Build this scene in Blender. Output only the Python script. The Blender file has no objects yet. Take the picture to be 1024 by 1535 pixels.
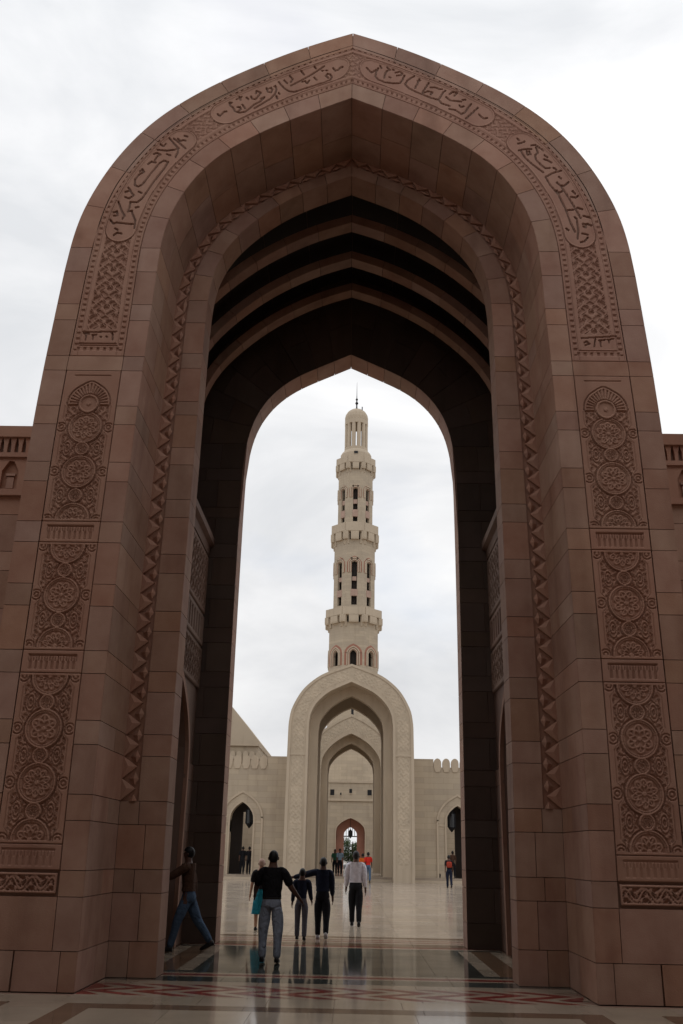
import bpy, math, random
import numpy as np
from mathutils import Vector, Matrix
random.seed(7); rng = np.random.RandomState(7)
S = bpy.context.scene
COL = S.collection
# ------------------------------------------------------------------ camera
cam_d = bpy.data.cameras.new('camera'); cam = bpy.data.objects.new('camera', cam_d); COL.objects.link(cam)
S.camera = cam
PITCH, ROLL, YAW = .3598, .0198, -.0178
cam_d.sensor_fit = 'VERTICAL'; cam_d.sensor_height = 36.0
cam_d.lens = 36.0 * 1358.67 / 1535.0
cam_d.clip_end = 3000; cam_d.clip_start = .05
cy_, sy_, cp_, sp_ = math.cos(YAW), math.sin(YAW), math.cos(PITCH), math.sin(PITCH)
fwd = Vector((sy_*cp_, cy_*cp_, sp_)); r0 = Vector((cy_, -sy_, 0)); u0 = r0.cross(fwd)
rt = r0*math.cos(ROLL) + u0*math.sin(ROLL); up = -r0*math.sin(ROLL) + u0*math.cos(ROLL)
mw = Matrix((rt, up, -fwd)).transposed().to_4x4(); mw.translation = Vector((.1855, 0, 1.68))
cam.matrix_world = mw
S.render.resolution_x = 683; S.render.resolution_y = 1024
S.view_settings.view_transform = 'Standard'; S.view_settings.look = 'None'
S.view_settings.gamma = 1; S.view_settings.use_curve_mapping = False
S.view_settings.exposure = 0.0
S.render.engine = 'CYCLES'
S.cycles.max_bounces = 8; S.cycles.diffuse_bounces = 5

# ------------------------------------------------------------------ world: overcast sky
SUN_EL, SUN_AZ = math.radians(62), math.radians(-25)
W = bpy.data.worlds.new('World'); S.world = W; W.use_nodes = True
nt = W.node_tree; nt.nodes.clear()
def N(t, **k):
    n = nt.nodes.new(t)
    for a, b in k.items(): setattr(n, a, b)
    return n
sky = N('ShaderNodeTexSky', sky_type='NISHITA'); sky.sun_disc = False
sky.sun_elevation = SUN_EL; sky.sun_rotation = SUN_AZ
tc = N('ShaderNodeTexCoord'); sep = N('ShaderNodeSeparateXYZ')
mp = N('ShaderNodeMapping'); mp.inputs['Scale'].default_value = (1.0, 1.0, 2.6)
mp.inputs['Location'].default_value = (.35, .2, .1)
n1 = N('ShaderNodeTexNoise'); n1.inputs['Scale'].default_value = 2.6; n1.inputs['Detail'].default_value = 7
n1.inputs['Roughness'].default_value = .52; n1.inputs['Distortion'].default_value = .5
cr = N('ShaderNodeValToRGB')
e = cr.color_ramp.elements
e[0].position = .33; e[0].color = (.70, .715, .74, 1)
e[1].position = .62; e[1].color = (.97, .97, .975, 1)
el = e.new(.48); el.color = (.84, .845, .86, 1)
nt.links.new(tc.outputs['Generated'], mp.inputs['Vector']); nt.links.new(mp.outputs[0], n1.inputs['Vector'])
nt.links.new(n1.outputs['Fac'], cr.inputs['Fac'])
nt.links.new(tc.outputs['Generated'], sep.inputs[0])
gr = N('ShaderNodeMapRange'); gr.inputs['From Min'].default_value = 0; gr.inputs['From Max'].default_value = .8
gr.inputs['To Min'].default_value = .90; gr.inputs['To Max'].default_value = 1.22
nt.links.new(sep.outputs['Z'], gr.inputs['Value'])
mul = N('ShaderNodeVectorMath', operation='SCALE'); nt.links.new(cr.outputs['Color'], mul.inputs[0]); nt.links.new(gr.outputs[0], mul.inputs['Scale'])
bg1 = N('ShaderNodeBackground'); bg1.inputs['Strength'].default_value = .1; nt.links.new(sky.outputs[0], bg1.inputs['Color'])
bg2 = N('ShaderNodeBackground'); bg2.inputs['Strength'].default_value = 1.0; nt.links.new(mul.outputs[0], bg2.inputs['Color'])
# thin breaks in the overcast let a little of the blue sky through
n2 = N('ShaderNodeTexNoise'); n2.inputs['Scale'].default_value = 3.1; n2.inputs['Detail'].default_value = 5
mp2 = N('ShaderNodeMapping'); mp2.inputs['Location'].default_value = (3.3, 1.7, .4); mp2.inputs['Scale'].default_value = (1, 1, 2.2)
nt.links.new(tc.outputs['Generated'], mp2.inputs['Vector']); nt.links.new(mp2.outputs[0], n2.inputs['Vector'])
br = N('ShaderNodeMapRange'); br.inputs['From Min'].default_value = .56; br.inputs['From Max'].default_value = .72
br.inputs['To Min'].default_value = 1.0; br.inputs['To Max'].default_value = .72
nt.links.new(n2.outputs['Fac'], br.inputs['Value'])
ms = N('ShaderNodeMixShader'); nt.links.new(br.outputs[0], ms.inputs[0])
nt.links.new(bg1.outputs[0], ms.inputs[1]); nt.links.new(bg2.outputs[0], ms.inputs[2])
wo = N('ShaderNodeOutputWorld'); nt.links.new(ms.outputs[0], wo.inputs['Surface'])
sd = bpy.data.lights.new('sun', 'SUN'); sun = bpy.data.objects.new('sun', sd); COL.objects.link(sun)
sd.energy = .5; sd.angle = math.radians(35); sd.color = (1, .96, .9)
sv = Vector((math.sin(SUN_AZ)*math.cos(SUN_EL), math.cos(SUN_AZ)*math.cos(SUN_EL), math.sin(SUN_EL)))
sun.rotation_euler = sv.to_track_quat('Z', 'Y').to_euler()

# ------------------------------------------------------------------ helpers
def tag(o, label=None, cat=None, group=None, kind=None):
    if label: o['label'] = label
    if cat: o['category'] = cat
    if group: o['group'] = group
    if kind: o['kind'] = kind
    return o
def empty(name, loc, label=None, cat=None, group=None, kind=None, rz=0):
    o = bpy.data.objects.new(name, None); COL.objects.link(o); o.location = loc; o.rotation_euler.z = rz
    o.empty_display_size = .2
    return tag(o, label, cat, group, kind)
class MB:
    """collects faces in WORLD coordinates; build() links them as one object"""
    def __init__(s): s.v = []; s.f = []
    def add(s, vs, fs):
        b = len(s.v); s.v.extend(vs); s.f.extend([tuple(i+b for i in f) for f in fs])
    def box(s, x0, x1, y0, y1, z0, z1):
        s.add([(x0,y0,z0),(x1,y0,z0),(x1,y1,z0),(x0,y1,z0),(x0,y0,z1),(x1,y0,z1),(x1,y1,z1),(x0,y1,z1)],
              [(0,3,2,1),(4,5,6,7),(0,1,5,4),(1,2,6,5),(2,3,7,6),(3,0,4,7)])
    def prism(s, poly, axis_fn, d0, d1):
        """poly: list of (a,b); axis_fn(a,b,d)->xyz"""
        n = len(poly)
        s.add([axis_fn(a,b,d0) for a,b in poly]+[axis_fn(a,b,d1) for a,b in poly],
              [tuple(range(n)), tuple(range(2*n-1, n-1, -1))]+[(i, i+n, (i+1)%n+n, (i+1)%n) for i in range(n)])
    def lathe(s, prof, c, n=24, a0=0.0, top=True, bot=True):
        vs = []; fs = []
        for r, z in prof:
            for k in range(n):
                a = a0+2*math.pi*k/n; vs.append((c[0]+r*math.cos(a), c[1]+r*math.sin(a), c[2]+z))
        for i in range(len(prof)-1):
            for k in range(n):
                k2 = (k+1) % n; fs.append((i*n+k, i*n+k2, (i+1)*n+k2, (i+1)*n+k))
        if bot: fs.append(tuple(range(n-1, -1, -1)))
        if top: fs.append(tuple((len(prof)-1)*n+k for k in range(n)))
        s.add(vs, fs)
    def tube(s, pts, r, n=8):
        vs = []; fs = []; pts = [Vector(p) for p in pts]
        for i, p in enumerate(pts):
            d = (pts[min(i+1, len(pts)-1)]-pts[max(i-1, 0)]).normalized()
            a = d.orthogonal().normalized(); b = d.cross(a); rr = r[i] if hasattr(r, '__len__') else r
            for k in range(n):
                t = 2*math.pi*k/n; vs.append(tuple(p+a*math.cos(t)*rr+b*math.sin(t)*rr))
        for i in range(len(pts)-1):
            for k in range(n): k2=(k+1)%n; fs.append((i*n+k, i*n+k2, (i+1)*n+k2, (i+1)*n+k))
        fs.append(tuple(range(n-1,-1,-1))); fs.append(tuple((len(pts)-1)*n+k for k in range(n)))
        s.add(vs, fs)
    def build(s, name, mat, parent=None, smooth=False, origin=None):
        o_ = Vector(parent.matrix_basis.translation) if (parent is not None and parent.parent is None) else Vector((0,0,0))
        if parent is not None and parent.parent is not None:
            q = parent
            while q.parent is not None: q = q.parent
            o_ = Vector(q.matrix_basis.translation)
        if origin is None: origin = (0,0,0) if parent is None else tuple(o_)
        org = Vector(origin)
        me = bpy.data.meshes.new(name)
        me.from_pydata([(v[0]-org.x, v[1]-org.y, v[2]-org.z) for v in s.v], [], s.f)
        me.materials.append(mat); me.update()
        if smooth:
            for p in me.polygons: p.use_smooth = True
        o = bpy.data.objects.new(name, me); COL.objects.link(o)
        if parent is not None:
            o.parent = parent
            pp = parent; base = Vector((0,0,0))
            while pp is not None: base += Vector(pp.location); pp = pp.parent
            o.location = org-base
        else: o.location = org
        return o
def np_grid(name, V, nu, nv, mat, parent, smooth=False):
    """V: (nu*nv,3) world coordinates, u fastest"""
    me = bpy.data.meshes.new(name)
    base = np.array(parent.location if parent is not None else (0,0,0))
    me.vertices.add(len(V)); me.vertices.foreach_set('co', (V-base).astype(np.float32).ravel())
    i, j = np.meshgrid(np.arange(nu-1), np.arange(nv-1)); a = (j*nu+i).ravel()
    q = np.stack([a, a+1, a+nu+1, a+nu], 1)
    me.loops.add(q.size); me.loops.foreach_set('vertex_index', q.ravel().astype(np.int32))
    me.polygons.add(len(q)); me.polygons.foreach_set('loop_start', (np.arange(len(q))*4).astype(np.int32))
    me.polygons.foreach_set('loop_total', np.full(len(q), 4, np.int32))
    me.update(); me.validate(); me.materials.append(mat)
    if smooth: me.polygons.foreach_set('use_smooth', np.ones(len(q), bool))
    o = bpy.data.objects.new(name, me); COL.objects.link(o); o.parent = parent
    return o

# ------------------------------------------------------------------ materials
MATS = {}
def mat(name, col, rough=.8, spec=.3, var=.12, nscale=3.0, bump=.25, bscale=60.0, rnd=.0, layers=0, metal=0, alt=None, brick=None, stain=0):
    m = bpy.data.materials.new(name); m.use_nodes = True; t = m.node_tree; L = t.links
    b = t.nodes['Principled BSDF']; b.inputs['Roughness'].default_value = rough
    b.inputs['Specular IOR Level'].default_value = spec; b.inputs['Metallic'].default_value = metal
    g = t.nodes.new('ShaderNodeNewGeometry')
    no = t.nodes.new('ShaderNodeTexNoise'); no.inputs['Scale'].default_value = nscale; no.inputs['Detail'].default_value = 8
    no.inputs['Roughness'].default_value = .6
    L.new(g.outputs['Position'], no.inputs['Vector'])
    mx = t.nodes.new('ShaderNodeMix'); mx.data_type = 'RGBA'
    c1 = tuple(c*(1-var) for c in col)+(1,); c2 = tuple(min(1, c*(1+var)) for c in (alt or col))+(1,)
    mx.inputs[6].default_value = c1; mx.inputs[7].default_value = c2
    mr = t.nodes.new('ShaderNodeMapRange'); mr.inputs['From Min'].default_value = .3; mr.inputs['From Max'].default_value = .7
    L.new(no.outputs['Fac'], mr.inputs['Value'])
    L.new(mr.outputs[0], mx.inputs[0]); out = mx.outputs[2]
    if rnd:
        oi = t.nodes.new('ShaderNodeObjectInfo'); hs = t.nodes.new('ShaderNodeHueSaturation')
        r1 = t.nodes.new('ShaderNodeMapRange'); r1.inputs['To Min'].default_value = 1-rnd; r1.inputs['To Max'].default_value = 1+rnd
        L.new(oi.outputs['Random'], r1.inputs['Value']); L.new(r1.outputs[0], hs.inputs['Value'])
        wn = t.nodes.new('ShaderNodeTexWhiteNoise'); wn.noise_dimensions = '1D'; L.new(oi.outputs['Random'], wn.inputs['W'])
        r2 = t.nodes.new('ShaderNodeMapRange'); r2.inputs['To Min'].default_value = 1-rnd*.7; r2.inputs['To Max'].default_value = 1+rnd*.9
        L.new(wn.outputs['Value'], r2.inputs['Value']); L.new(r2.outputs[0], hs.inputs['Saturation'])
        r3 = t.nodes.new('ShaderNodeMapRange'); r3.inputs['To Min'].default_value = .5-rnd*.035; r3.inputs['To Max'].default_value = .5+rnd*.05
        wn2 = t.nodes.new('ShaderNodeTexWhiteNoise'); wn2.noise_dimensions = '1D'; L.new(wn.outputs['Value'], wn2.inputs['W']); L.new(wn2.outputs['Value'], r3.inputs['Value']); L.new(r3.outputs[0], hs.inputs['Hue'])
        L.new(out, hs.inputs['Color']); out = hs.outputs['Color']
    if stain:
        sn = t.nodes.new('ShaderNodeTexNoise'); sn.inputs['Scale'].default_value = 1.0; sn.inputs['Detail'].default_value = 6
        sm = t.nodes.new('ShaderNodeMapping'); sm.inputs['Scale'].default_value = (2.5, 2.5, .35); L.new(g.outputs['Position'], sm.inputs['Vector'])
        L.new(sm.outputs[0], sn.inputs['Vector'])
        sr = t.nodes.new('ShaderNodeMapRange'); sr.inputs['From Min'].default_value = .52; sr.inputs['From Max'].default_value = .75
        sr.inputs['To Max'].default_value = stain
        L.new(sn.outputs['Fac'], sr.inputs['Value'])
        s2 = t.nodes.new('ShaderNodeMix'); s2.data_type = 'RGBA'; s2.blend_type = 'MULTIPLY'
        s2.inputs[7].default_value = (.55, .5, .47, 1); L.new(sr.outputs[0], s2.inputs[0]); L.new(out, s2.inputs[6]); out = s2.outputs[2]
    hgt = None
    if brick:   # (scale_w, scale_h) courses for stone too far away to build
        bt = t.nodes.new('ShaderNodeTexBrick'); cx = t.nodes.new('ShaderNodeCombineXYZ'); sp = t.nodes.new('ShaderNodeSeparateXYZ')
        L.new(g.outputs['Position'], sp.inputs[0])
        ad = t.nodes.new('ShaderNodeMath'); ad.operation = 'ADD'; L.new(sp.outputs['X'], ad.inputs[0])
        if brick[2] == 'wall':
            L.new(sp.outputs['Y'], ad.inputs[1]); L.new(ad.outputs[0], cx.inputs['X']); L.new(sp.outputs['Z'], cx.inputs['Y'])
        else:
            ad.inputs[1].default_value = 0; L.new(ad.outputs[0], cx.inputs['X']); L.new(sp.outputs['Y'], cx.inputs['Y'])
        L.new(cx.outputs[0], bt.inputs['Vector']); bt.inputs['Scale'].default_value = 1
        bt.inputs['Brick Width'].default_value = brick[0]; bt.inputs['Row Height'].default_value = brick[1]
        bt.inputs['Mortar Size'].default_value = brick[3]; bt.inputs['Mortar Smooth'].default_value = .1
        bt.offset = brick[4] if len(brick) > 4 else .5
        bt.inputs['Color1'].default_value = (1,1,1,1); bt.inputs['Color2'].default_value = (.86,.86,.88,1)
        bt.inputs['Mortar'].default_value = (.66,.62,.6,1)
        bm = t.nodes.new('ShaderNodeMix'); bm.data_type = 'RGBA'; bm.blend_type = 'MULTIPLY'; bm.inputs[0].default_value = 1
        L.new(out, bm.inputs[6]); L.new(bt.outputs['Color'], bm.inputs[7]); out = bm.outputs[2]
    L.new(out, b.inputs['Base Color'])
    if bump:
        n3 = t.nodes.new('ShaderNodeTexNoise'); n3.inputs['Scale'].default_value = bscale; n3.inputs['Detail'].default_value = 4
        L.new(g.outputs['Position'], n3.inputs['Vector'])
        bp = t.nodes.new('ShaderNodeBump'); bp.inputs['Strength'].default_value = bump; bp.inputs['Distance'].default_value = .01
        L.new(n3.outputs['Fac'], bp.inputs['Height']); L.new(bp.outputs[0], b.inputs['Normal'])
    MATS[name] = m; return m
pink = mat('pink_sandstone', (.326,.180,.127), rnd=.12, alt=(.308,.190,.140), nscale=2.3, var=.15, stain=.5)
pinkc = mat('carved_sandstone', (.340,.178,.125), rnd=.05, alt=(.32,.184,.132), nscale=2.2, var=.10, stain=.35, bump=.2, bscale=90)
mortar = mat('mortar', (.22,.135,.10), bump=0)
vaultm = mat('shaded_vault_stone', (.032,.023,.019), rnd=.15, nscale=1.5)  # near-black: the vault's shade is put into its colour
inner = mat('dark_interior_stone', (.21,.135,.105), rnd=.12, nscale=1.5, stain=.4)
beige = mat('beige_limestone', (.49,.405,.30), rnd=0, nscale=.6, var=.07, brick=(1.3,.36,'wall',.006), bump=.1, bscale=20, stain=.25)
beigep = mat('beige_plain', (.51,.42,.315), nscale=.5, var=.06, bump=.1, bscale=20, stain=.3)
redst = mat('red_stone', (.36,.17,.12), nscale=2)
cream = mat('cream_marble', (.29,.235,.18), rough=.10, spec=.55, var=.10, nscale=1.2, bump=.012, bscale=1.5, rnd=.07)
creamf = mat('cream_marble_field', (.38,.315,.25), rough=.12, spec=.55, var=.10, nscale=.7, bump=.012, bscale=1.2, brick=(1.2,1.5,'floor',.01,0))
brownm = mat('brown_marble', (.12,.075,.05), rough=.10, spec=.55, var=.2, nscale=4, bump=.012, bscale=1.5, rnd=.1)
greenm = mat('dark_green_marble', (.045,.05,.045), rough=.07, spec=.6, var=.4, nscale=4, bump=.01, bscale=1.5, rnd=.15)
redm = mat('dark_red_marble', (.17,.035,.03), rough=.12, spec=.55, var=.25, nscale=5, bump=.01, bscale=1.5, rnd=.1)
groundm = mat('ground_paving', (.36,.31,.26), rough=.5, nscale=.3, brick=(1.2,1.2,'floor',.01,0))
ironm = mat('dark_metal', (.012,.012,.014), rough=.45, bump=0)
glassm = mat('lantern_glass', (.008,.008,.008), rough=.2, spec=.6, bump=0)
leafm = mat('leaf_green', (.05,.085,.025), rough=.7, rnd=.1, bump=0, nscale=.8, var=.4)
barkm = mat('bark', (.1,.07,.05), rough=.9)

# ------------------------------------------------------------------ arch profiles
def catmull(P, n=14):
    P = np.array(P, float); Q = np.vstack([2*P[0]-P[1], P, 2*P[-1]-P[-2]]); out = []
    for i in range(1, len(Q)-2):
        for k in range(n):
            t = k/n; a,b,c,d = Q[i-1],Q[i],Q[i+1],Q[i+2]
            out.append(.5*((2*b)+(-a+c)*t+(2*a-5*b+4*c-d)*t*t+(-a+3*b-3*c+d)*t**3))
    out.append(P[-1]); return np.array(out)
class Prof:
    """half profile (x>=0). P(T): T 0..1 runs the jamb from z=0 to zs, 1..2 the arc up to the apex"""
    def __init__(s, pts, zs, smooth=0):
        c = catmull(pts[::-1])          # bottom -> apex
        c = np.vstack([[c[0][0], -1.0], c]); c[:,0] = np.maximum(c[:,0], 0)
        c[:,1] = np.maximum.accumulate(c[:,1]); keep = np.r_[True, np.diff(c[:,1]) > 1e-3]; keep[-1] = True; c = c[keep]
        if smooth:   # even out the traced points: gaussian along the arc length, ends held
            L = np.r_[0, np.cumsum(np.hypot(*np.diff(c, axis=0).T))]; st = .03; g = np.arange(0, L[-1], st); g = np.r_[g, L[-1]]
            q = np.stack([np.interp(g, L, c[:,0]), np.interp(g, L, c[:,1])], 1); K = 60
            te = (q[-2]-q[-9])/7.0; pre = np.array([q[0]-(q[1]-q[0])*k for k in range(K, 0, -1)]); post = np.array([q[-1]+te*k for k in range(1, K+1)])
            Q = np.vstack([pre, q, post]); ker = np.exp(-.5*(np.arange(-K, K+1)*st/smooth)**2); ker /= ker.sum()
            w = np.clip((L[-1]-g)/.25, 0, 1)[:,None]
            sm_ = np.stack([np.convolve(Q[:,i], ker, 'valid') for i in (0, 1)], 1); c = sm_; c[-1] = q[-1]; c[:,0] = np.maximum(c[:,0], 0)
            c[:,1] = np.maximum.accumulate(c[:,1]); keep = np.r_[True, np.diff(c[:,1]) > 1e-4]; keep[-1] = True; c = c[keep]
        s.zs = zs
        xs = np.interp(zs, c[:,1], c[:,0])
        low = c[c[:,1] < zs-.004]; s.low = np.vstack([low, [xs, zs]])
        s.arc = np.vstack([[xs, zs], c[c[:,1] > zs+.004]])
        d = np.r_[0, np.cumsum(np.hypot(*np.diff(s.arc, axis=0).T))]; s.len = d[-1]; s.d = d/d[-1]
        s.apex = c[-1][1]
    def P(s, T):
        T = np.asarray(T, float); z1 = np.clip(T,0,1)*s.zs
        xl = np.interp(z1, s.low[:,1], s.low[:,0]); a = np.clip(T-1, 0, 1)
        x = np.where(T <= 1, xl, np.interp(a, s.d, s.arc[:,0])); z = np.where(T <= 1, z1, np.interp(a, s.d, s.arc[:,1]))
        return np.stack([x, z], -1)
    def poly(s, n=28, z0=0.0):          # full outline, left foot -> apex -> right foot
        T = np.r_[z0/s.zs, np.linspace(1, 2, n)] if z0 < s.zs else np.linspace(1, 2, n)
        T = np.r_[T[:1], np.linspace(T[0], 1, 6)[1:-1], T[1:]] if z0 < s.zs else T
        p = s.P(T); L = p.copy(); L[:,0] *= -1
        return np.vstack([L, p[::-1][1:]])
NORM = [(0,1.0),(.25,.905),(.448,.80),(.608,.70),(.785,.542),(.915,.382),(.966,.262),(.985,.13),(1,0),(1,-.3)]
def mkprof(hw, apex, rise=None):
    rise = rise or hw*1.17
    pts = [(x*hw, apex-(1-t)*rise) for x, t in NORM]
    return Prof(pts+[(hw, min(-.5, apex-rise*2.5))], apex-rise)
ZS = 11.04
P_OUT = Prof([(0,15.83),(.45,15.66),(1.0,15.42),(1.49,15.17),(2.0,14.88),(2.5,14.57),(2.95,14.24),(3.36,13.88),(3.66,13.54),(3.95,13.12),(4.2,12.66),(4.41,12.15),(4.56,11.68),(4.62,11.3),(4.65,11.04),(4.70,10.4),(4.74,9.6),(4.79,8.7),(4.83,7.2),(4.84,4),(4.84,0)], ZS, .32)
P_IN = Prof([(0,14.29),(.45,14.08),(1.02,13.81),(1.5,13.55),(2.12,13.13),(2.42,12.86),(2.70,12.47),(2.9,12.08),(3.04,11.72),(3.11,11.38),(3.145,11.04),(3.165,10.2),(3.19,9.4),(3.22,8.5),(3.26,6),(3.27,3),(3.22,0)], ZS, .32)
P_R2 = Prof([(0,13.88),(.89,13.49),(1.51,13.08),(2.15,12.44),(2.48,11.80),(2.57,11.2),(2.585,10.4),(2.59,9),(2.58,4),(2.52,0)], ZS, .32)
P_BK = Prof([(0,12.98),(.9,12.55),(1.25,12.38),(1.7,12.05),(2.03,11.65),(2.29,11.12),(2.42,10.4),(2.46,9.7),(2.46,6),(2.42,0)], 10.57, .32)
P_RIB = Prof([(0,14.0),(.8,13.71),(1.8,13.12),(2.5,12.5),(2.96,11.98),(3.2,11.5),(3.33,10.9),(3.36,10.2),(3.36,0)], 10.57, .32)
P_HALL = Prof([(0,15.2),(.9,14.85),(1.95,14.25),(2.75,13.6),(3.3,12.9),(3.62,12.1),(3.75,11.3),(3.78,10.2),(3.78,0)], 10.57, .32)

def ring_solid(mb, pi, po, y0, y1, z0=0.0, n=30):
    """solid between two arch outlines, from y0 to y1"""
    a = pi.poly(n, z0) if isinstance(pi, Prof) else pi; b = po.poly(n, z0) if isinstance(po, Prof) else po
    k = len(a)
    vs = [(x,y0,z) for x,z in a]+[(x,y0,z) for x,z in b]+[(x,y1,z) for x,z in a]+[(x,y1,z) for x,z in b]
    fs = []
    for i in range(k-1):
        fs += [(i,i+1,k+i+1,k+i), (2*k+i+1,2*k+i,3*k+i,3*k+i+1), (i+1,i,2*k+i,2*k+i+1), (k+i,k+i+1,3*k+i+1,3*k+i)]
    fs += [(0,k,3*k,2*k), (k-1,3*k-1,4*k-1,2*k-1)]
    mb.add(vs, fs)
def wall_arch(mb, fr, a0, a1, z0, z1, ops, d0, d1):
    """wall in the (a,z) plane with arched openings (centre, Prof); fr(a,z,d)->xyz"""
    ops = sorted(ops, key=lambda o: o[0]); cur = a0
    def quad(a,b,c,d): mb.prism([a,b,c,d], fr, d0, d1)
    for c, p in ops:
        pts = p.poly(10); pts = pts+np.array([c, 0]); pts = pts[pts[:,1] >= z0-1e-6]
        quad((cur,z0),(pts[0][0],z0),(pts[0][0],z1),(cur,z1))
        for i in range(len(pts)-1):
            if abs(pts[i+1][0]-pts[i][0]) < 1e-5: continue
            quad(tuple(pts[i]), tuple(pts[i+1]), (pts[i+1][0],z1), (pts[i][0],z1))
        cur = pts[-1][0]
    quad((cur,z0),(a1,z0),(a1,z1),(cur,z1))
FX = lambda y0: (lambda a,z,d: (a, y0+d, z))

def patch(Sf, u0, u1, v0, v1, nu=1, nv=1, gap=.006, depth=.05, nrm=None):
    """a stone: patch of surface Sf(u,v)->xyz, edges drawn in by gap and returned inwards by depth"""
    c = np.array(Sf((u0+u1)/2, (v0+v1)/2)); e_ = 1e-3
    lu = np.linalg.norm(np.array(Sf(u1,(v0+v1)/2))-np.array(Sf(u0,(v0+v1)/2)))+1e-9
    lv = np.linalg.norm(np.array(Sf((u0+u1)/2,v1))-np.array(Sf((u0+u1)/2,v0)))+1e-9
    gu = gap/lu*(u1-u0); gv = gap/lv*(v1-v0)
    us = np.linspace(u0+gu, u1-gu, nu+1); vs = np.linspace(v0+gv, v1-gv, nv+1)
    pts = []; 
    for v in vs:
        for u in us: pts.append(np.array(Sf(u, v), float))
    nu1 = nu+1
    fs = [(j*nu1+i, j*nu1+i+1, (j+1)*nu1+i+1, (j+1)*nu1+i) for j in range(nv) for i in range(nu)]
    bd = [i for i in range(nu)]+[j*nu1+nu for j in range(nv)]+[nv*nu1+i for i in range(nu, 0, -1)]+[j*nu1 for j in range(nv, 0, -1)]
    k = len(pts)
    for b in bd:
        p = pts[b]; pts.append(p+np.array(nrm(p))*-depth)
    m_ = len(bd)
    fs += [(bd[(i+1)%m_], bd[i], k+i, k+(i+1)%m_) for i in range(m_)]
    return [tuple(p) for p in pts], fs
def stone(name, parent, m, Sf, u0, u1, v0, v1, nrm, nu=1, nv=1, gap=.0048, depth=.05, flip=False):
    vs, fs = patch(Sf, u0, u1, v0, v1, nu, nv, gap, depth, nrm)
    if flip: fs = [f[::-1] for f in fs]
    mb = MB(); mb.add(vs, fs); return mb.build(name, m, parent)

# ================================================================== GROUND AND FLOOR
gmb = MB(); gmb.box(-700, 700, -300, 1500, -.6, -.06)
tag(gmb.build('ground', groundm), kind='structure')
bed = MB(); bed.box(-16, 16, -8, 34, -.06, -.012)
floor = tag(bed.build('plaza_floor', mortar), kind='structure')
fld = MB(); fld.box(-60, 60, 33.98, 95, -.055, 0)
tag(fld.build('courtyard_floor', creamf), kind='structure')
def dusty(m, f):
    t = m.node_tree; b = t.nodes['Principled BSDF']; d = t.nodes.new('ShaderNodeBsdfDiffuse'); mx = t.nodes.new('ShaderNodeMixShader')
    src = b.inputs['Base Color'].links[0].from_socket; t.links.new(src, d.inputs['Color']); o = t.nodes['Material Output']
    g = t.nodes.new('ShaderNodeNewGeometry'); n = t.nodes.new('ShaderNodeTexNoise'); n.inputs['Scale'].default_value = .9; n.inputs['Detail'].default_value = 7
    r = t.nodes.new('ShaderNodeMapRange'); r.inputs['From Min'].default_value = .3; r.inputs['From Max'].default_value = .7; r.inputs['To Min'].default_value = f-.16; r.inputs['To Max'].default_value = f+.16
    t.links.new(g.outputs['Position'], n.inputs['Vector']); t.links.new(n.outputs['Fac'], r.inputs['Value']); t.links.new(r.outputs[0], mx.inputs[0])
    t.links.new(b.outputs[0], mx.inputs[1]); t.links.new(d.outputs[0], mx.inputs[2]); t.links.new(mx.outputs[0], o.inputs['Surface'])
for m_, f_ in ((cream, .24), (creamf, .22), (brownm, .36), (greenm, .20), (redm, .42)): dusty(m_, f_)
def slab(name, m, poly, par=floor, top=0.0, gap=.003):
    c = np.mean(poly, axis=0); P = [tuple(np.array(p)-(np.array(p)-c)/max(1e-6,np.linalg.norm(np.array(p)-c))*gap) for p in poly]
    mb = MB(); mb.prism(P, lambda a,b,d: (a,b,d), top, -.02); return mb.build(name, m, par)
def rect(x0,x1,y0,y1): return [(x0,y0),(x1,y0),(x1,y1),(x0,y1)]
def tiles(name, m, x0, x1, y0, y1, sx, sy):
    nx = max(1, round((x1-x0)/sx)); ny = max(1, round((y1-y0)/sy))
    for i in range(nx):
        for j in range(ny):
            slab(name, m, rect(x0+(x1-x0)*i/nx, x0+(x1-x0)*(i+1)/nx, y0+(y1-y0)*j/ny, y0+(y1-y0)*(j+1)/ny))
# foreground frames
tiles('floor_tile', cream, -8, 8, 11.78, 12.35, .8, .6)
for (a,b) in ((-8,-6.9),(-6.9,-3.75),(-3.08,3.08),(3.75,6.9),(6.9,8)):
    tiles('floor_strip', brownm, a, b, 11.45, 11.78, 1.05, .4)
for (a,b) in ((-3.75,-3.08),(3.08,3.75)): tiles('floor_tile', cream, a, b, 11.45, 11.78, .7, .4)
for sx in (-1, 1):
    for xx in ((2.75,3.08),(3.75,4.08)):
        tiles('floor_strip', brownm, *sorted((sx*xx[0], sx*xx[1])), 6.0, 11.45, .4, 1.1)
    tiles('floor_tile', cream, *sorted((sx*3.08, sx*3.75)), 6.0, 11.45, .7, .9)
    tiles('floor_tile', cream, *sorted((sx*4.08, sx*8)), 6.0, 11.45, .98, .91)
tiles('floor_tile', cream, -2.75, 2.75, 6.0, 11.45, .92, .91)
tiles('floor_tile', cream, -8, 8, -8, 6.0, 2, 2)
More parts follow.
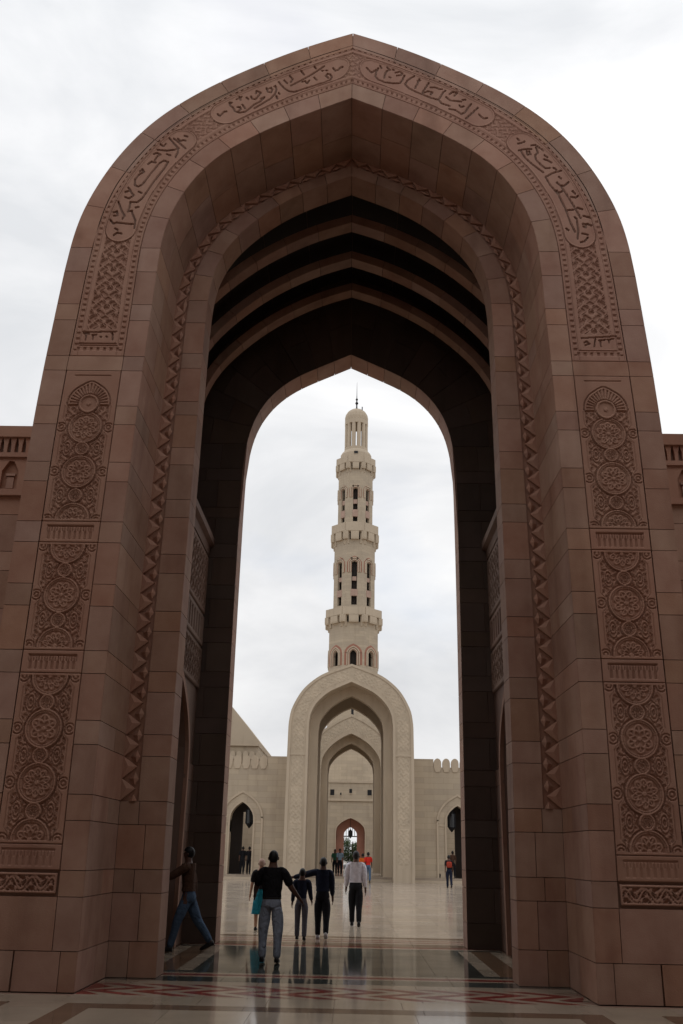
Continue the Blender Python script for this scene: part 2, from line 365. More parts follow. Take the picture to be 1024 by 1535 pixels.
# chevron band between the front piers
tiles('floor_strip', cream, -3.2, 3.2, 12.35, 12.47, 1.07, .12)
tiles('floor_strip', cream, -3.2, 3.2, 13.50, 13.85, 1.07, .35)
y0, y1 = 12.47, 13.50; rows = 3; cw = .60; rh = (y1-y0)/rows
for r in range(rows):
    a = y0+r*rh; b = a+rh; sgn = 1 if r % 2 else -1; k = 0; x = -3.2-cw
    while x < 3.2:
        sh = cw*1.0*sgn; xa, xb = x, x+cw*.5
        p = [(xa,a),(xb,a),(xb+sh,b),(xa+sh,b)]
        p = [(min(3.2,max(-3.2,q[0])),q[1]) for q in p]
        if (max(p[1][0],p[2][0])-min(p[0][0],p[3][0])) > .1 and abs(p[1][0]-p[0][0])+abs(p[2][0]-p[3][0]) > .05: slab('floor_chevron', (redm, cream)[k % 2], p, gap=.002)
        x += cw*.5; k += 1
# passage
def strips(spec, xa, xb, w=1.0):
    for m, a, b in spec: tiles('floor_strip', m, xa, xb, a, b, w, b-a)
strips([(greenm,13.85,14.35),(cream,14.35,14.48),(redm,14.48,14.66),(cream,14.66,14.84),(greenm,14.84,15.05)], -3.2, 3.2, .8)
strips([(greenm,18.75,18.92),(cream,18.92,19.12),(redm,19.12,19.3)], -3.02, 3.02, .8)
for sx in (-1,1):
    for m,a,b in ((cream,2.18,2.42),(brownm,2.42,2.78),(cream,2.78,3.02)):
        tiles('floor_strip', m, *sorted((sx*a,sx*b)), 15.05, 18.75, .4, .83)
tiles('floor_tile', greenm, -2.18, 2.18, 15.05, 18.75, .73, .74)
for sx in (-1,1): tiles('floor_tile', brownm, *sorted((sx*3.02,sx*4.9)), 14.84, 19.3, .9, .9)
strips([(brownm,19.3,19.95),(cream,19.95,20.2),(redm,20.2,20.32),(cream,20.32,20.62),(redm,20.62,20.74),(cream,20.74,21.1),(brownm,21.1,21.45)], -8.4, 8.4, 1.4)
plazam = mat('plaza_marble', (.38,.315,.25), rough=.11, spec=.55, var=.14, nscale=1.2, bump=.012, bscale=1.5, rnd=.09); dusty(plazam, .16)
tiles('plaza_slab', plazam, -8.4, 8.4, 21.45, 34, 1.2, 1.25)

# ================================================================== NEAR GATEWAY
Y0, Y1, Y2, Y3, Y4 = 12.53, 14.05, 14.6, 19.2, 19.88
gate = empty('stone_gateway', (0, 12.53, 0), 'huge pink sandstone pointed archway in the foreground, carved with calligraphy and medallions', 'gateway')
core = MB()
def off(p, dx, dz=None):   # outline moved outwards by dx (true parallel curve)
    q = Prof.__new__(Prof); q.__dict__ = dict(p.__dict__)
    q.low = p.low+np.array([dx, 0]); A = p.arc
    t = np.gradient(A, axis=0); t /= np.linalg.norm(t, axis=1)[:,None]; n = np.stack([t[:,1], -t[:,0]], 1)
    n[0] = (1, 0); q.arc = A+n*dx; nz = max(.3, n[-2][1]); q.arc[-1] = (0, A[-1,1]+dx/nz)
    if dx < 0: q.arc = q.arc[(q.arc[:,0] >= 0)]
    q.arc[:,0] = np.maximum(q.arc[:,0], 0); q.arc[-1,0] = 0; q.apex = q.arc[-1,1]
    q.d = np.r_[0, np.cumsum(np.hypot(*np.diff(q.arc, axis=0).T))]; q.len = q.d[-1]; q.d = q.d/q.d[-1]
    return q
G = .04
P_OUTc = off(P_OUT, -.03); 
ring_solid(core, off(P_IN, G), P_OUTc, Y0+G, Y1+G)
ring_solid(core, off(P_R2, G), P_OUTc, Y1+G+.001, Y2)
hall_o = P_OUTc
ring_solid(core, P_HALL, P_OUTc, Y2+.001, Y3-.001, z0=5.2)
for sx in (-1, 1):   # wall bodies either side of the two side doorways
    for ya, yb in ((Y2+.002, 15.5), (18.3, Y3-.002)):
        core.box(*sorted((sx*3.79, sx*4.8)), ya, yb, 0, 5.2)
ring_solid(core, off(P_BK, G), P_OUTc, Y3+G, Y4)
core.build('core_masonry', mortar, gate)
# plain outer shell of the flanks (seen only from the side)
sh = MB(); o_ = P_OUT.poly(30); ring_solid(sh, off(P_OUT,-.029).poly(30), o_, Y0+.06, Y4+.01); sh.build('outer_shell', pink, gate)

COURSES = [0,.46,1.09,1.405,2.015,2.345,2.99,3.31,3.95,4.27,4.91,5.235,5.865,6.19,6.83,7.15,7.78,8.10,8.72,8.98,9.64,9.94,10.57,11.04]
NV = 8
Tlist = [z/ZS for z in COURSES]+[1+(i+1)/NV for i in range(NV)]
nF = lambda p: (0,-1,0)
def face_surf(pi, po, sx, y):
    def f(T, w):
        a = pi.P(T); b = po.P(T); p = a*(1-w)+b*w; return (sx*p[0], y, p[1])
    return f
def reveal_surf(pi, sx):
    def f(T, y):
        a = pi.P(T); return (sx*a[0], y, a[1])
    return f
def reveal_n(p):        # outwards = towards the opening's axis
    v = Vector((-p[0], 0, (9.5-p[2]) if p[2] > 11 else 0)); 
    if v.length < 1e-6: v = Vector((0,0,-1))
    return tuple(v.normalized())
def wfrac(T, d, fromin=True):   # metres -> fraction of the band width
    a = P_IN.P(T); b = P_OUT.P(T); w = np.hypot(*(b-a)); return d/w if fromin else 1-d/w
def face2(sx, dy=0.0):          # surface by (T, d) : d<0 measured from the outer edge
    def f(T, d):
        a = P_IN.P(T); b = P_OUT.P(T); w = np.hypot(*(b-a)); q = d/w if d <= .8 else 1-(1.6-d)/w
        p = a*(1-q)+b*q; return (sx*p[0], Y0+dy, p[1])
    return f
for sx in (-1, 1):
    F = face2(sx); R = reveal_surf(P_IN, sx); R2f = face_surf(P_R2, P_IN, sx, Y1); R2 = reveal_surf(P_R2, sx)
    fl = sx < 0
    for i in range(len(Tlist)-1):
        t0, t1 = Tlist[i], Tlist[i+1]; arc = t0 >= 1-1e-6; n = 7 if arc else 1
        nm = 'voussoir' if arc else 'pier_stone'
        # front face
        if i == 0: cuts = [0,.22,.80,1.3,1.6]
        elif i == 1: cuts = [0,.33,1.6]
        elif i == 18: cuts = [0,.33,1.23,1.6]
        else: cuts = None
        if cuts:
            for a, b in zip(cuts[:-1], cuts[1:]): stone(nm, gate, pink, F, t0, t1, a, b, nF, n, 2, flip=fl)
        else:
            stone(nm, gate, pink, F, t0, t1, 0, .33, nF, n, 1, flip=fl)
            stone(nm, gate, pink, F, t0, t1, 1.23, 1.6, nF, n, 1, flip=fl)
        # reveal of the front arch, two stones deep (staggered)
        ym = 13.2 if i % 2 else 13.42
        if i < 19 and i % 2: stone('reveal_stone', gate, pink, R, t0, t1, Y0+.006, Y1, reveal_n, n, 1, flip=not fl)
        else:
            for a, b in ((Y0+.006, ym), (ym, Y1)): stone('reveal_stone', gate, pink, R, t0, t1, a, b, reveal_n, n, 1, flip=not fl)
        # second ring: plain face; outer strip is the carved band above z=2.35
        stone('ring_stone', gate, pink, R2f, t0, t1, 0, .62 if i >= 5 else (.42 if i % 2 else .58), nF, n, 1, flip=fl)
        if i < 5: stone('ring_stone', gate, pink, R2f, t0, t1, (.42 if i % 2 else .58), 1, nF, n, 1, flip=fl)
        else: stone('ring_backing', gate, pinkc, lambda T, w, f=R2f: (f(T,w)[0], Y1+.035, f(T,w)[2]), t0, t1, .62, 1, nF, n, 1, gap=.002, depth=.02, flip=fl)
        stone('ring_reveal_stone', gate, pink, R2, t0, t1, Y1+.006, Y2, reveal_n, n, 1, flip=not fl)
    # zig-zag carved teeth up the outer edge of the second ring
    Ts = []; T = Tlist[5]; z_len = .315
    # arc length table
    tt = np.linspace(Tlist[5], 2, 900); pm = P_R2.P(tt)*.2+P_IN.P(tt)*.8; L = np.r_[0, np.cumsum(np.hypot(*np.diff(pm, axis=0).T))]
    nT = int(L[-1]/z_len); 
    for k in range(nT):
        ta, tb = np.interp([k*L[-1]/nT, (k+1)*L[-1]/nT], L, tt); tm = ta*.45+tb*.55
        def q(t, w, dy): p = R2f(t, w); return (p[0], Y1+dy, p[2])
        A = q(ta+.0002, 1.0, -.03); B = q(tb-.0002, 1.0, -.03); C_ = q(tm, .70, .0); Dd = q(tm, .88, -.042)
        A0 = q(ta+.0002, 1.0, .05); B0 = q(tb-.0002, 1.0, .05); C0 = q(tm, .70, .05)
        mb = MB(); mb.add([A,B,C_,Dd,A0,B0,C0], [(0,2,3),(2,1,3),(1,0,3),(0,4,6,2),(2,6,5,1),(1,5,4,0)]); mb.build('carved_tooth', pinkc, gate)
        # the leaf that fills the notch between two teeth
        E1 = q(ta, .64, -.012); E2 = q(ta*.7+tb*.3, .72, -.012); E3 = q(ta, .86, .02); E4 = q(ta*1.3-tb*.3 if k else ta, .72, -.012); M = q(ta, .74, -.035)
        mb = MB(); mb.add([E1,E2,E3,E4,M], [(0,1,4),(1,2,4),(2,3,4),(3,0,4)]); mb.build('carved_leaf', pinkc, gate)

# ---- heightfield carving --------------------------------------------------
def segdist(X, Z, pts):
    d = np.full(X.shape, 9.0)
    for (x0,z0),(x1,z1) in zip(pts[:-1], pts[1:]):
        vx, vz = x1-x0, z1-z0; l = vx*vx+vz*vz+1e-12
        t = np.clip(((X-x0)*vx+(Z-z0)*vz)/l, 0, 1)
        d = np.minimum(d, np.hypot(X-x0-t*vx, Z-z0-t*vz))
    return d
sm = lambda x, a, b: np.clip((x-a)/(b-a), 0, 1)
def ridge(f, w): return 1-sm(np.abs(f), w*.5, w)
def arab(u, v, p=.16, q=.2):
    """interlaced scrolling stems, mirror symmetric in u: 0..1 (1 = raised)"""
    u = np.abs(u); a = 2*np.pi*u/p; b = 2*np.pi*v/q
    f = np.cos(a+1.5*np.sin(b))+.55*np.cos(b*1.0)
    g = np.sin(a*.5+1.2*np.cos(b*.5))*np.cos(b*.5-1.1*np.sin(a*.5))
    return np.maximum(ridge(f, .50), ridge(g, .24))
def rosette(u, v, R, k=8):
    r = np.hypot(u, v)/R; th = np.arctan2(v, u)
    a = ridge(r-(.30+.26*np.abs(np.cos(k*th/2))), .10)
    b = ridge(r-(.60+.24*np.abs(np.sin(k*th/2))), .10)
    c = (np.abs(np.sin(k*th/2)) > .93)*(r > .2)*(r < .75)
    return np.maximum(np.maximum(a, b), np.maximum(c*.8, (r < .13)*1.0))
def carve_panel(u, v, w, h, big, crest=False):
    """u across (-w/2..w/2), v up (0..h), big = heights of the large medallions; returns height in metres"""
    H_ = np.zeros(u.shape); hw = w/2; au = np.abs(u)
    big = sorted(big); sp = big[1]-big[0]; top = (h-.62+.0 if crest else h-.04)
    vv = np.min([np.abs(v-c) for c in big], axis=0)
    edge = .345-.055*(1-sm(vv, .085, .145))
    inv = (v > .04) & (v < top)
    H_ = np.where((au < edge+.030) & (au > edge+.018) & inv, -.014, H_)
    H_ = np.where((au < edge+.018) & inv, .004, H_)
    field = (au < edge) & inv
    H_ = np.where(field, -.034, H_)
    H_ = np.where(field, H_+.026*arab(u, v-big[0]-sp*.5, .115, .13), H_)
    # small palm leaves at mid height either side
    for c in [b_+sp/2 for b_ in big[:-1]]:
        r = np.hypot((u-np.sign(u)*.235)/.8, (v-c)/1.6); H_ = np.where(field & (r < .09), -.036+.03*(np.cos(r*180) > 0), H_)
    def disc(c, R, k):
        nonlocal H_
        r = np.hypot(u, v-c); ok = (v > .035) & (v < h-.035)
        H_ = np.where((r < R+.011) & ok, .006, H_)
        H_ = np.where((r < R-.011) & ok, -.018, H_); H_ = np.where((r < R-.024) & ok, -.004, H_)
        H_ = np.where((r < R-.036) & ok, -.034+.028*rosette(u, v-c, R-.035, k), H_)
    for c in big:                       # scrolls beside the medallions
        for sg in (-1, 1):
            rr = np.hypot(u-sg*.375, v-c); ok = (v > .05) & (v < top) & (au > .30) & (au < .425)
            H_ = np.where((rr < .082) & ok, -.030, H_); H_ = np.where((rr < .064) & ok, .002, H_); H_ = np.where((rr < .044) & ok, -.026, H_); H_ = np.where((rr < .022) & ok, .0, H_)
    small = [b_+sp/2 for b_ in big[:-1]]
    for c, R_ in [(c, .098) for c in small]+[(c, .252) for c in big]:
        r = np.hypot(u, v-c); H_ = np.where((r < R_+.036) & (v > .035) & (v < h-.035) & (au < .33), -.050, H_)
    for i_, c in enumerate(small): disc(c, .098, (6, 5, 8)[i_ % 3])
    for i_, c in enumerate(big): disc(c, .252, (8, 10, 6, 12)[(i_+len(big)) % 4])
    if crest:
        c = h-.58; r = np.hypot(u, v-c); th = np.arctan2(v-c, u)
        up_ = v > c-.03
        H_ = np.where(up_ & (r > .17), 0, H_)
        env = .335*(1+.13*np.exp(-((th-np.pi/2)/.30)**2))
        H_ = np.where(up_ & (r < env+.02), -.04, H_)
        H_ = np.where(up_ & (r < env), -.002, H_)
        H_ = np.where(up_ & (r < env-.028), np.where(np.cos(th*34) > -.2, -.006, -.036), H_)
        H_ = np.where(r < .175, -.045, H_); H_ = np.where(r < .158, .006, H_); H_ = np.where(r < .128, -.03, H_); H_ = np.where(r < .03, -.005, H_)
        H_ = np.where((v > h-.10) & (v < h-.085) & (au < .30), -.025, H_)
        H_ = np.where((v > c-.045) & (v < c-.025) & (au < .345) & (r > .175), -.05, H_)
    return H_
def balus(u, v, w, h, n=9):
    """small blind balustrade: slots with round feet"""
    H_ = np.zeros(u.shape); hw = w/2-.09; k = (u+hw)/(2*hw)*n; f = np.abs((k % 1)-.5)
    ins = (np.abs(u) < hw) & (v > .045) & (v < h-.06)
    H_ = np.where(ins, -.035, H_)
    H_ = np.where(ins & (v > h*.52) & (np.abs((k*2 % 1)-.5) < .26), -.004, H_)
    H_ = np.where(ins & (v <= h*.52) & (f > .22), -.004, H_)
    H_ = np.where(ins & (v > h-.085), -.05, H_)
    return H_
RES = .0085
def panel_obj(name, sx, z0, z1, fn, label=None):
    w = .90; nu = int(w/RES); nv = int((z1-z0)/RES); KD = .62
    U, V = np.meshgrid(np.linspace(-w/2, w/2, nu), np.linspace(0, z1-z0, nv))
    H_ = KD*fn(U, V); ed = (np.abs(U) > w/2-.006) | (V < .006) | (V > z1-z0-.006); H_ = np.where(ed, -.03, H_)
    Z = z0+V; T = Z/ZS; a = P_IN.P(T); b = P_OUT.P(T)
    X = a[...,0]+(b[...,0]-a[...,0])*((.33+.006)+(U+w/2)/w*(.90-.012))/1.6*1.0
    ww = (b[...,0]-a[...,0]); X = a[...,0]+.336+(U+w/2)/w*(ww-.336-.376)
    P = np.stack([sx*X, Y0-H_, Z], -1).reshape(-1, 3)
    if sx > 0: pass
    o = np_grid(name, P, nu, nv, pinkc, gate)
    if sx < 0: o.data.flip_normals()
    return o
for sx in (-1, 1):
    panel_obj('carved_panel', sx, 6.19, 8.72, lambda u,v: carve_panel(u, v, .9, 2.53, [.03,.80,1.54], True))
    panel_obj('carved_balusters', sx, 5.865, 6.19, lambda u,v: balus(u, v, .9, .325))
    panel_obj('carved_panel', sx, 4.27, 5.865, lambda u,v: carve_panel(u, v, .9, 1.595, [.06,.80,1.535]))
    panel_obj('carved_balusters', sx, 3.95, 4.27, lambda u,v: balus(u, v, .9, .32))
    panel_obj('carved_panel', sx, 1.72, 3.95, lambda u,v: carve_panel(u, v, .9, 2.23, [.05,.76,1.47,2.18]))
    panel_obj('carved_balusters', sx, 1.405, 1.72, lambda u,v: balus(u, v, .9, .315, 8)*.5)
    # frieze course 1.09-1.405 : interlaced band to the outer corner
    w = 1.21; nu, nv = int(w/RES), int(.25/RES)
    U, V = np.meshgrid(np.linspace(0, w, nu), np.linspace(0, .25, nv))
    H_ = np.where((V > .03) & (V < .22) & (U > .03), -.035+.03*np.maximum(arab(U, V-.125, .13, .13), ridge(np.sin(U*24)*.07-(V-.125), .03)), 0)
    H_ = np.where((V < .006) | (V > .244) | (U < .006), -.03, H_)
    P = np.stack([sx*(3.268+.335+U), Y0-.002-H_, 1.122+V], -1).reshape(-1, 3)
    o = np_grid('carved_frieze', P, nu, nv, pinkc, gate)
    if sx < 0: o.data.flip_normals()

# ---- calligraphy band: strokes read off as points on the facade plane
cpos = np.array([.1855, 0, 1.68]); Fp = 1358.67
def unpx(px, py, Y=Y0):
    d = np.array(fwd)+np.array(rt)*(px-512)/Fp-np.array(up)*(py-767.5)/Fp
    t = Y/d[1]; q = cpos+d*t; return (q[0], q[2])
def tr(strokes, ox, oy, s): return [[unpx(ox+x/s, oy+y/s) for x, y in st] for st in strokes]
C1 = tr([[(690,308),(705,325),(722,318),(738,322)],[(732,290),(750,296)],[(635,306),(664,340),(694,372)],[(664,308),(700,338),(738,372)],[(578,346),(596,358),(612,342)],
 [(558,380),(620,386),(672,379),(692,366),(688,400),(674,426)],[(536,408),(554,399),(578,410),(560,421)],[(552,430),(540,448)],[(498,472),(520,456),(548,462)],[(618,408),(642,416)],
 [(445,520),(462,504),(472,522),(440,540),(415,570),(413,605),(435,617),(462,602),(520,527),(570,467),(600,449),(627,458),(602,500),(540,577),(495,642),(460,692),(430,716),(383,714)],
 [(352,650),(386,640),(372,622)],[(350,682),(376,692),(407,672),(386,646)],[(438,648),(458,656)],[(308,712),(330,770),(348,800),(334,822)],[(385,716),(380,745),(368,776),(396,770)],[(418,750),(438,745)],
 [(395,780),(416,830),(411,882)],[(278,782),(300,773),(302,800),(280,802)],[(258,830),(275,852),(300,845),(325,850),(402,856)],[(288,884),(304,892)],[(278,927),(300,910),(328,916)]], 105, 135, 4.267)
C2 = tr([[(28,515),(45,528),(60,512),(75,497),(92,497)],[(110,435),(116,455),(135,468)],[(112,434),(128,436)],[(140,475),(150,495),(180,505),(220,499),(250,477),(285,447),(325,428),(355,400)],
 [(166,466),(184,466),(192,480),(178,490)],[(200,448),(222,475)],[(160,412),(180,404),(196,394)],[(178,394),(190,416)],[(230,398),(244,410)],[(262,390),(272,408),(292,412),(316,386),(330,366),(316,358),(300,352),(296,372)],
 [(285,474),(340,442),(400,406),(428,375),(440,345),(434,318),(424,322)],[(370,332),(380,360),(402,364),(412,344),(400,330),(386,336)],[(330,406),(356,396)],[(438,388),(446,406)],[(456,366),(462,374)],
 [(455,290),(475,315),(498,338),(530,357),(565,360),(620,342),(700,317),(780,292),(815,277),(827,256),(815,238),(795,233),(783,248),(802,263)],[(492,278),(515,300)],[(533,248),(552,272),(540,292)],
 [(540,316),(600,286),(680,242),(735,207),(772,180)],[(612,214),(632,240)],[(618,290),(640,284),(654,302),(668,280)],[(705,184),(716,197)],[(702,258),(720,276)],[(758,212),(766,212)],[(786,210),(794,210)],[(835,193),(850,212),(870,206),(885,190),(902,185)]], 320, 60, 4.655)
C3 = tr([[(88,183),(104,200),(120,216),(136,206),(150,197)],[(165,185),(150,215),(145,240),(165,262),(210,280),(260,287),(310,287),(325,265),(340,234)],[(178,168),(186,186)],[(204,250),(210,228),(222,205),(245,196)],
 [(224,180),(236,190)],[(262,194),(270,198)],[(240,245),(248,249)],[(280,216),(310,210),(327,220),(316,233),(290,236)],[(345,290),(360,268),(385,250),(405,240)],
 [(345,295),(370,320),(420,345),(470,365),(520,385),(565,397),(585,372),(600,345),(615,335)],[(410,320),(426,290),(440,258)],[(428,270),(446,268)],[(460,348),(485,310),(502,284)],[(515,315),(545,314),(575,326),(592,326)],
 [(465,352),(500,340),(527,347),(516,362)],[(570,400),(590,422),(642,438)],[(618,378),(648,402),(690,406),(720,409)],[(640,360),(660,345),(695,350),(672,370)],[(640,458),(680,465),(720,492),(742,482),(765,450),(787,425)],
 [(706,434),(718,446),(736,440)],[(728,398),(748,396)],[(750,522),(790,487),(830,450)],[(838,494),(855,512),(872,522),(892,518)]], 530, 60, 4.452)
C4 = tr([[(198,278),(212,292)],[(203,316),(230,311),(252,300)],[(300,330),(330,325),(360,345),(388,366)],[(208,366),(235,360),(270,355),(302,356)],[(225,370),(255,420),(300,460),(345,495),(388,527)],
 [(285,372),(297,395),(272,397),(268,370)],[(335,345),(350,380),(330,400),(334,432),(370,470),(405,497),(438,494)],[(398,402),(418,416)],[(393,430),(425,441),(448,455)],[(463,493),(484,506)],
 [(518,514),(460,530),(405,560),(440,620),(500,690),(550,790),(590,900),(622,962)],[(503,558),(518,572)],[(488,600),(510,621),(540,626),(573,598)],[(488,660),(505,677),(528,664)],
 [(520,630),(560,690),(610,770),(663,862)],[(603,663),(622,682)],[(593,705),(625,712),(643,698)],[(638,785),(674,796)],[(568,802),(608,800)],[(618,853),(632,867)],[(683,845),(715,853),(734,862)],
 [(678,903),(702,905),(700,930),(682,922)],[(713,903),(738,916)],[(673,973),(714,982)],[(635,880),(645,950),(640,1012)],[(558,938),(574,950)],[(663,1037),(690,1031),(714,1003)]], 735, 150, 4.876)
DL = tr([[(252,1205),(268,1202),(292,1206)],[(268,1202),(262,1256)],[(318,1216),(352,1213)],[(326,1216),(322,1250)],[(384,1228),(390,1232)],[(434,1228),(440,1232)],[(478,1206),(486,1204),(484,1254)],[(245,1190),(520,1190)],[(215,1285),(510,1290)]], 80, 280, 5.483)
DR = tr([[(765,1010),(772,1006),(782,1014),(768,1018)],[(800,1000),(797,1022)],[(812,1003),(830,1001)],[(816,1003),(818,1022)],[(838,1001),(856,999)],[(842,1001),(844,1010)],[(755,996),(865,990)]], 510, 30, 2.09)
LM = P_IN.len
for sx, strokes, date in ((-1, C1+C2, DL), (1, C3+C4, DR)):
    Ta = 8.98/ZS; La = ZS-8.98; wid = .90
    pmid = P_IN.P(np.linspace(1,2,200))*.5+P_OUT.P(np.linspace(1,2,200))*.5
    Lb = np.sum(np.hypot(*np.diff(pmid, axis=0).T)); nv = int((La+Lb)/.0085); nu = int(wid/.0085)
    s_ = np.linspace(0, La+Lb, nv); T = np.where(s_ < La, Ta+(1-Ta)*s_/La, 1+(s_-La)/Lb)
    a = P_IN.P(T); b = P_OUT.P(T); d = b-a; w = np.hypot(d[:,0], d[:,1])[:,None]
    ob = np.where(s_ < La, .376, .376-.09*np.clip((s_-La)/1.2, 0, 1))[:,None]
    bw_ = w-.336-ob; UN, V = np.meshgrid(np.linspace(-.5, .5, nu), s_); U = UN*bw_
    dist = .336+(UN+.5)*bw_; q = dist/w
    X = sx*(a[:,0:1]+d[:,0:1]*q); Z = a[:,1:2]+d[:,1:2]*q
    L_ = La+Lb; H_ = np.zeros(X.shape)
    au = np.abs(U); ee = bw_/2-au
    tooth = (np.abs(((V/.105) % 1)-.5) < .30)
    mar = (ee > .045) & (ee < .10)
    H_ = np.where(mar & (V > .10), np.where(tooth, -.006, -.034), H_)
    H_ = np.where((ee < .036) & (ee > .026), -.014, H_); H_ = np.where((ee > .112) & (ee < .124), -.016, H_)
    H_ = np.where((V < .16) & (V > .10) & (ee > .09), np.where(np.abs(((U/.105) % 1)-.5) < .3, -.006, -.034), H_)
    fieldm = (ee > .185) & (V > .50)
    H_ = np.where((ee > .145) & (ee < .178) & (V > .2), .004, H_)
    H_ = np.where(fieldm, -.042+.034*arab(U+.02, V, .17, .18), H_)
    H_ = np.where((ee > .185) & (V > .22) & (V <= .50), -.012, H_)
    fine = fieldm & (V > La+.2)
    H_ = np.where(fine, -.03+.018*arab(U, V, .11, .12), H_)
    H_ = np.where((V > .185) & (V < .20) & (au < .3), -.03, H_)
    H_ = H_*.68
    # cartouches, found from the strokes' own extent along the band
    pm = .5*(a+b); pm2 = np.stack([sx*pm[:,0], pm[:,1]], 1)
    groups = ([C1, C2] if sx < 0 else [C4, C3])
    for Cg in groups:
        ps = np.array([p for st in Cg for p in st]); idx = [int(np.argmin(np.hypot(pm2[:,0]-p[0], pm2[:,1]-p[1]))) for p in ps]
        c0, c1 = s_[min(idx)]+.13, s_[max(idx)]-.13
        cap = segdist(U, V, [(0, c0), (0, c1)])
        H_ = np.where(cap < .265, -.030, H_); H_ = np.where(cap < .25, .002, H_); H_ = np.where(cap < .228, -.008, H_)
    for st in strokes:
        ds = segdist(X, Z, st); H_ = np.where(ds < .017, -.060, H_)
    for st in date: H_ = np.where(segdist(X, Z, st) < .013, -.045, H_)
    H_ = np.where((np.abs(UN) > .493) | (V < .006), -.03, H_)
    P = np.stack([X, Y0-H_, Z], -1).reshape(-1, 3)
    o = np_grid('carved_inscription', P, nu, nv, pinkc, gate)
    if sx < 0: o.data.flip_normals()

# ---- hall behind: side walls with doorways, carved panels, ribs, back wall
FW = 3.08
DY = 16.9; P_SD = mkprof(1.38, 4.75, 1.7)
for sx in (-1, 1):
    mb = MB(); fr = lambda a, z, d, sx=sx: (sx*(FW+.04+d), a, z)
    wall_arch(mb, fr, Y2, Y3, 0, 7.8, [(DY, P_SD)], 0, .5)
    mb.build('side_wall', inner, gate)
    mb = MB(); mb.prism([(FW-.01,8.0),(FW-.10,8.05),(FW-.10,8.2),(FW+.72,8.2),(FW+.72,7.8),(FW,7.8)], lambda a,b,d: (sx*a, d, b), Y2+.002, Y3-.002)
    mb.build('ledge', inner, gate)
    Sw = lambda y, z, sx=sx: (sx*FW, y, z); nS = lambda p, sx=sx: (-sx, 0, 0)
    for i in range(0, 17):
        z0, z1 = COURSES[i], COURSES[i+1]
        if z1 > 5.3: break
        # jamb stones beside the door
        pj = P_SD.P(min(1.9, max(0,(z1-0)/P_SD.zs) if z1 < P_SD.zs else 1+(z1-P_SD.zs)/(P_SD.apex-P_SD.zs)*.8))[0] if z1 < 4.7 else 0
        for a, b in ((Y2, DY-pj-.02), (DY+pj+.02, Y3)) if z1 < 4.7 else ((Y2, DY), (DY, Y3)):
            if b-a < .1 or z0 >= 3.3: continue
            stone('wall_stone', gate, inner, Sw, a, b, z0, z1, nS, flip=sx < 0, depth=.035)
    # door architrave
    ar = MB(); po = off(P_SD, .14)
    A = P_SD.poly(12); B = po.poly(12); k = len(A)
    for i in range(k-1):
        for (pa, pb, pc, pd) in ((A[i], A[i+1], B[i+1], B[i]),):
            ar.prism([tuple(pa), tuple(pb), tuple(pc), tuple(pd)], lambda a,z,d, sx=sx: (sx*(FW+d), DY+a, z), -.04, .035)
    ar.build('door_architrave', pink, gate)
    # carved spandrel and lattice panels on the side wall
    def wallfield(name, ya, yb, za, zb, fn, cut=None):
        nu, nv = int((yb-ya)/.014), int((zb-za)/.014); U, V = np.meshgrid(np.linspace(0,yb-ya,nu), np.linspace(0,zb-za,nv))
        H_ = fn(U, V); ed = (U < .01)|(V < .01)|(U > yb-ya-.01)|(V > zb-za-.01); H_ = np.where(ed, -.035, H_)
        P = np.stack([sx*(FW-.012-H_), ya+U, za+V], -1).reshape(-1,3)
        o = np_grid(name, P, nu, nv, inner, gate); 
        if sx > 0: o.data.flip_normals()
    wallfield('lattice_panel', Y2+.25, Y3-.1, 6.45, 7.74, lambda U,V: np.where((V>.08)&(V<1.2)&(U>.08)&(U<4.17), -.035+.035*arab(U, V, .24, .26), 0))
    wallfield('blind_balustrade', Y2+.25, Y3-.1, 5.75, 6.4, lambda U,V: np.where((V>.1)&(V<.55)&(U>.12)&(U<4.13), np.where(np.abs((U/.28%1)-.5)<.2, -.005, -.04), 0))
    wallfield('spandrel_panel', Y2+.25, Y3-.1, 4.85, 5.7, lambda U,V: np.where((V>.08)&(V<.77)&(U>.1)&(U<4.15), -.035+.035*arab(U, V, .22, .24), 0))
    # side passage beyond the doorway: floor, far wall, ceiling are the wing's own
# transverse ribs: slender stone bands standing clear below the dark vault
P_RIBo = off(P_RIB, .19)
for Yr in (15.58, 16.8, 18.0):
    for sx in (-1, 1):
        Tv = [.76,.80,.86,.93,1]+[1+k/7 for k in range(1,8)]
        Sr = face_surf(P_RIB, P_RIBo, sx, Yr); Su = reveal_surf(P_RIB, sx)
        for t0, t1 in zip(Tv[:-1], Tv[1:]):
            stone('rib_stone', gate, pink, Sr, t0, t1, 0, 1, nF, 3, 1, depth=.03, flip=sx < 0)
            stone('rib_soffit', gate, pink, Su, t0, t1, Yr+.002, Yr+.31, reveal_n, 3, 1, depth=.03, flip=sx > 0)
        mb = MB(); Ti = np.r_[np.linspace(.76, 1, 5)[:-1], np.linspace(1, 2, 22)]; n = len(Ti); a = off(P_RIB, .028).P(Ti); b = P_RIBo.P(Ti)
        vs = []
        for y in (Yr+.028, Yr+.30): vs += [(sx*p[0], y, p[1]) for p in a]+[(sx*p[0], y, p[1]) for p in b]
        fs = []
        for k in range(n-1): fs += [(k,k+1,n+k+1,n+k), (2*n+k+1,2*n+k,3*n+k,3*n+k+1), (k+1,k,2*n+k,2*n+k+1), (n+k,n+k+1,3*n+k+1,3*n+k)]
        mb.add(vs, fs); mb.build('rib_core', vaultm, gate)
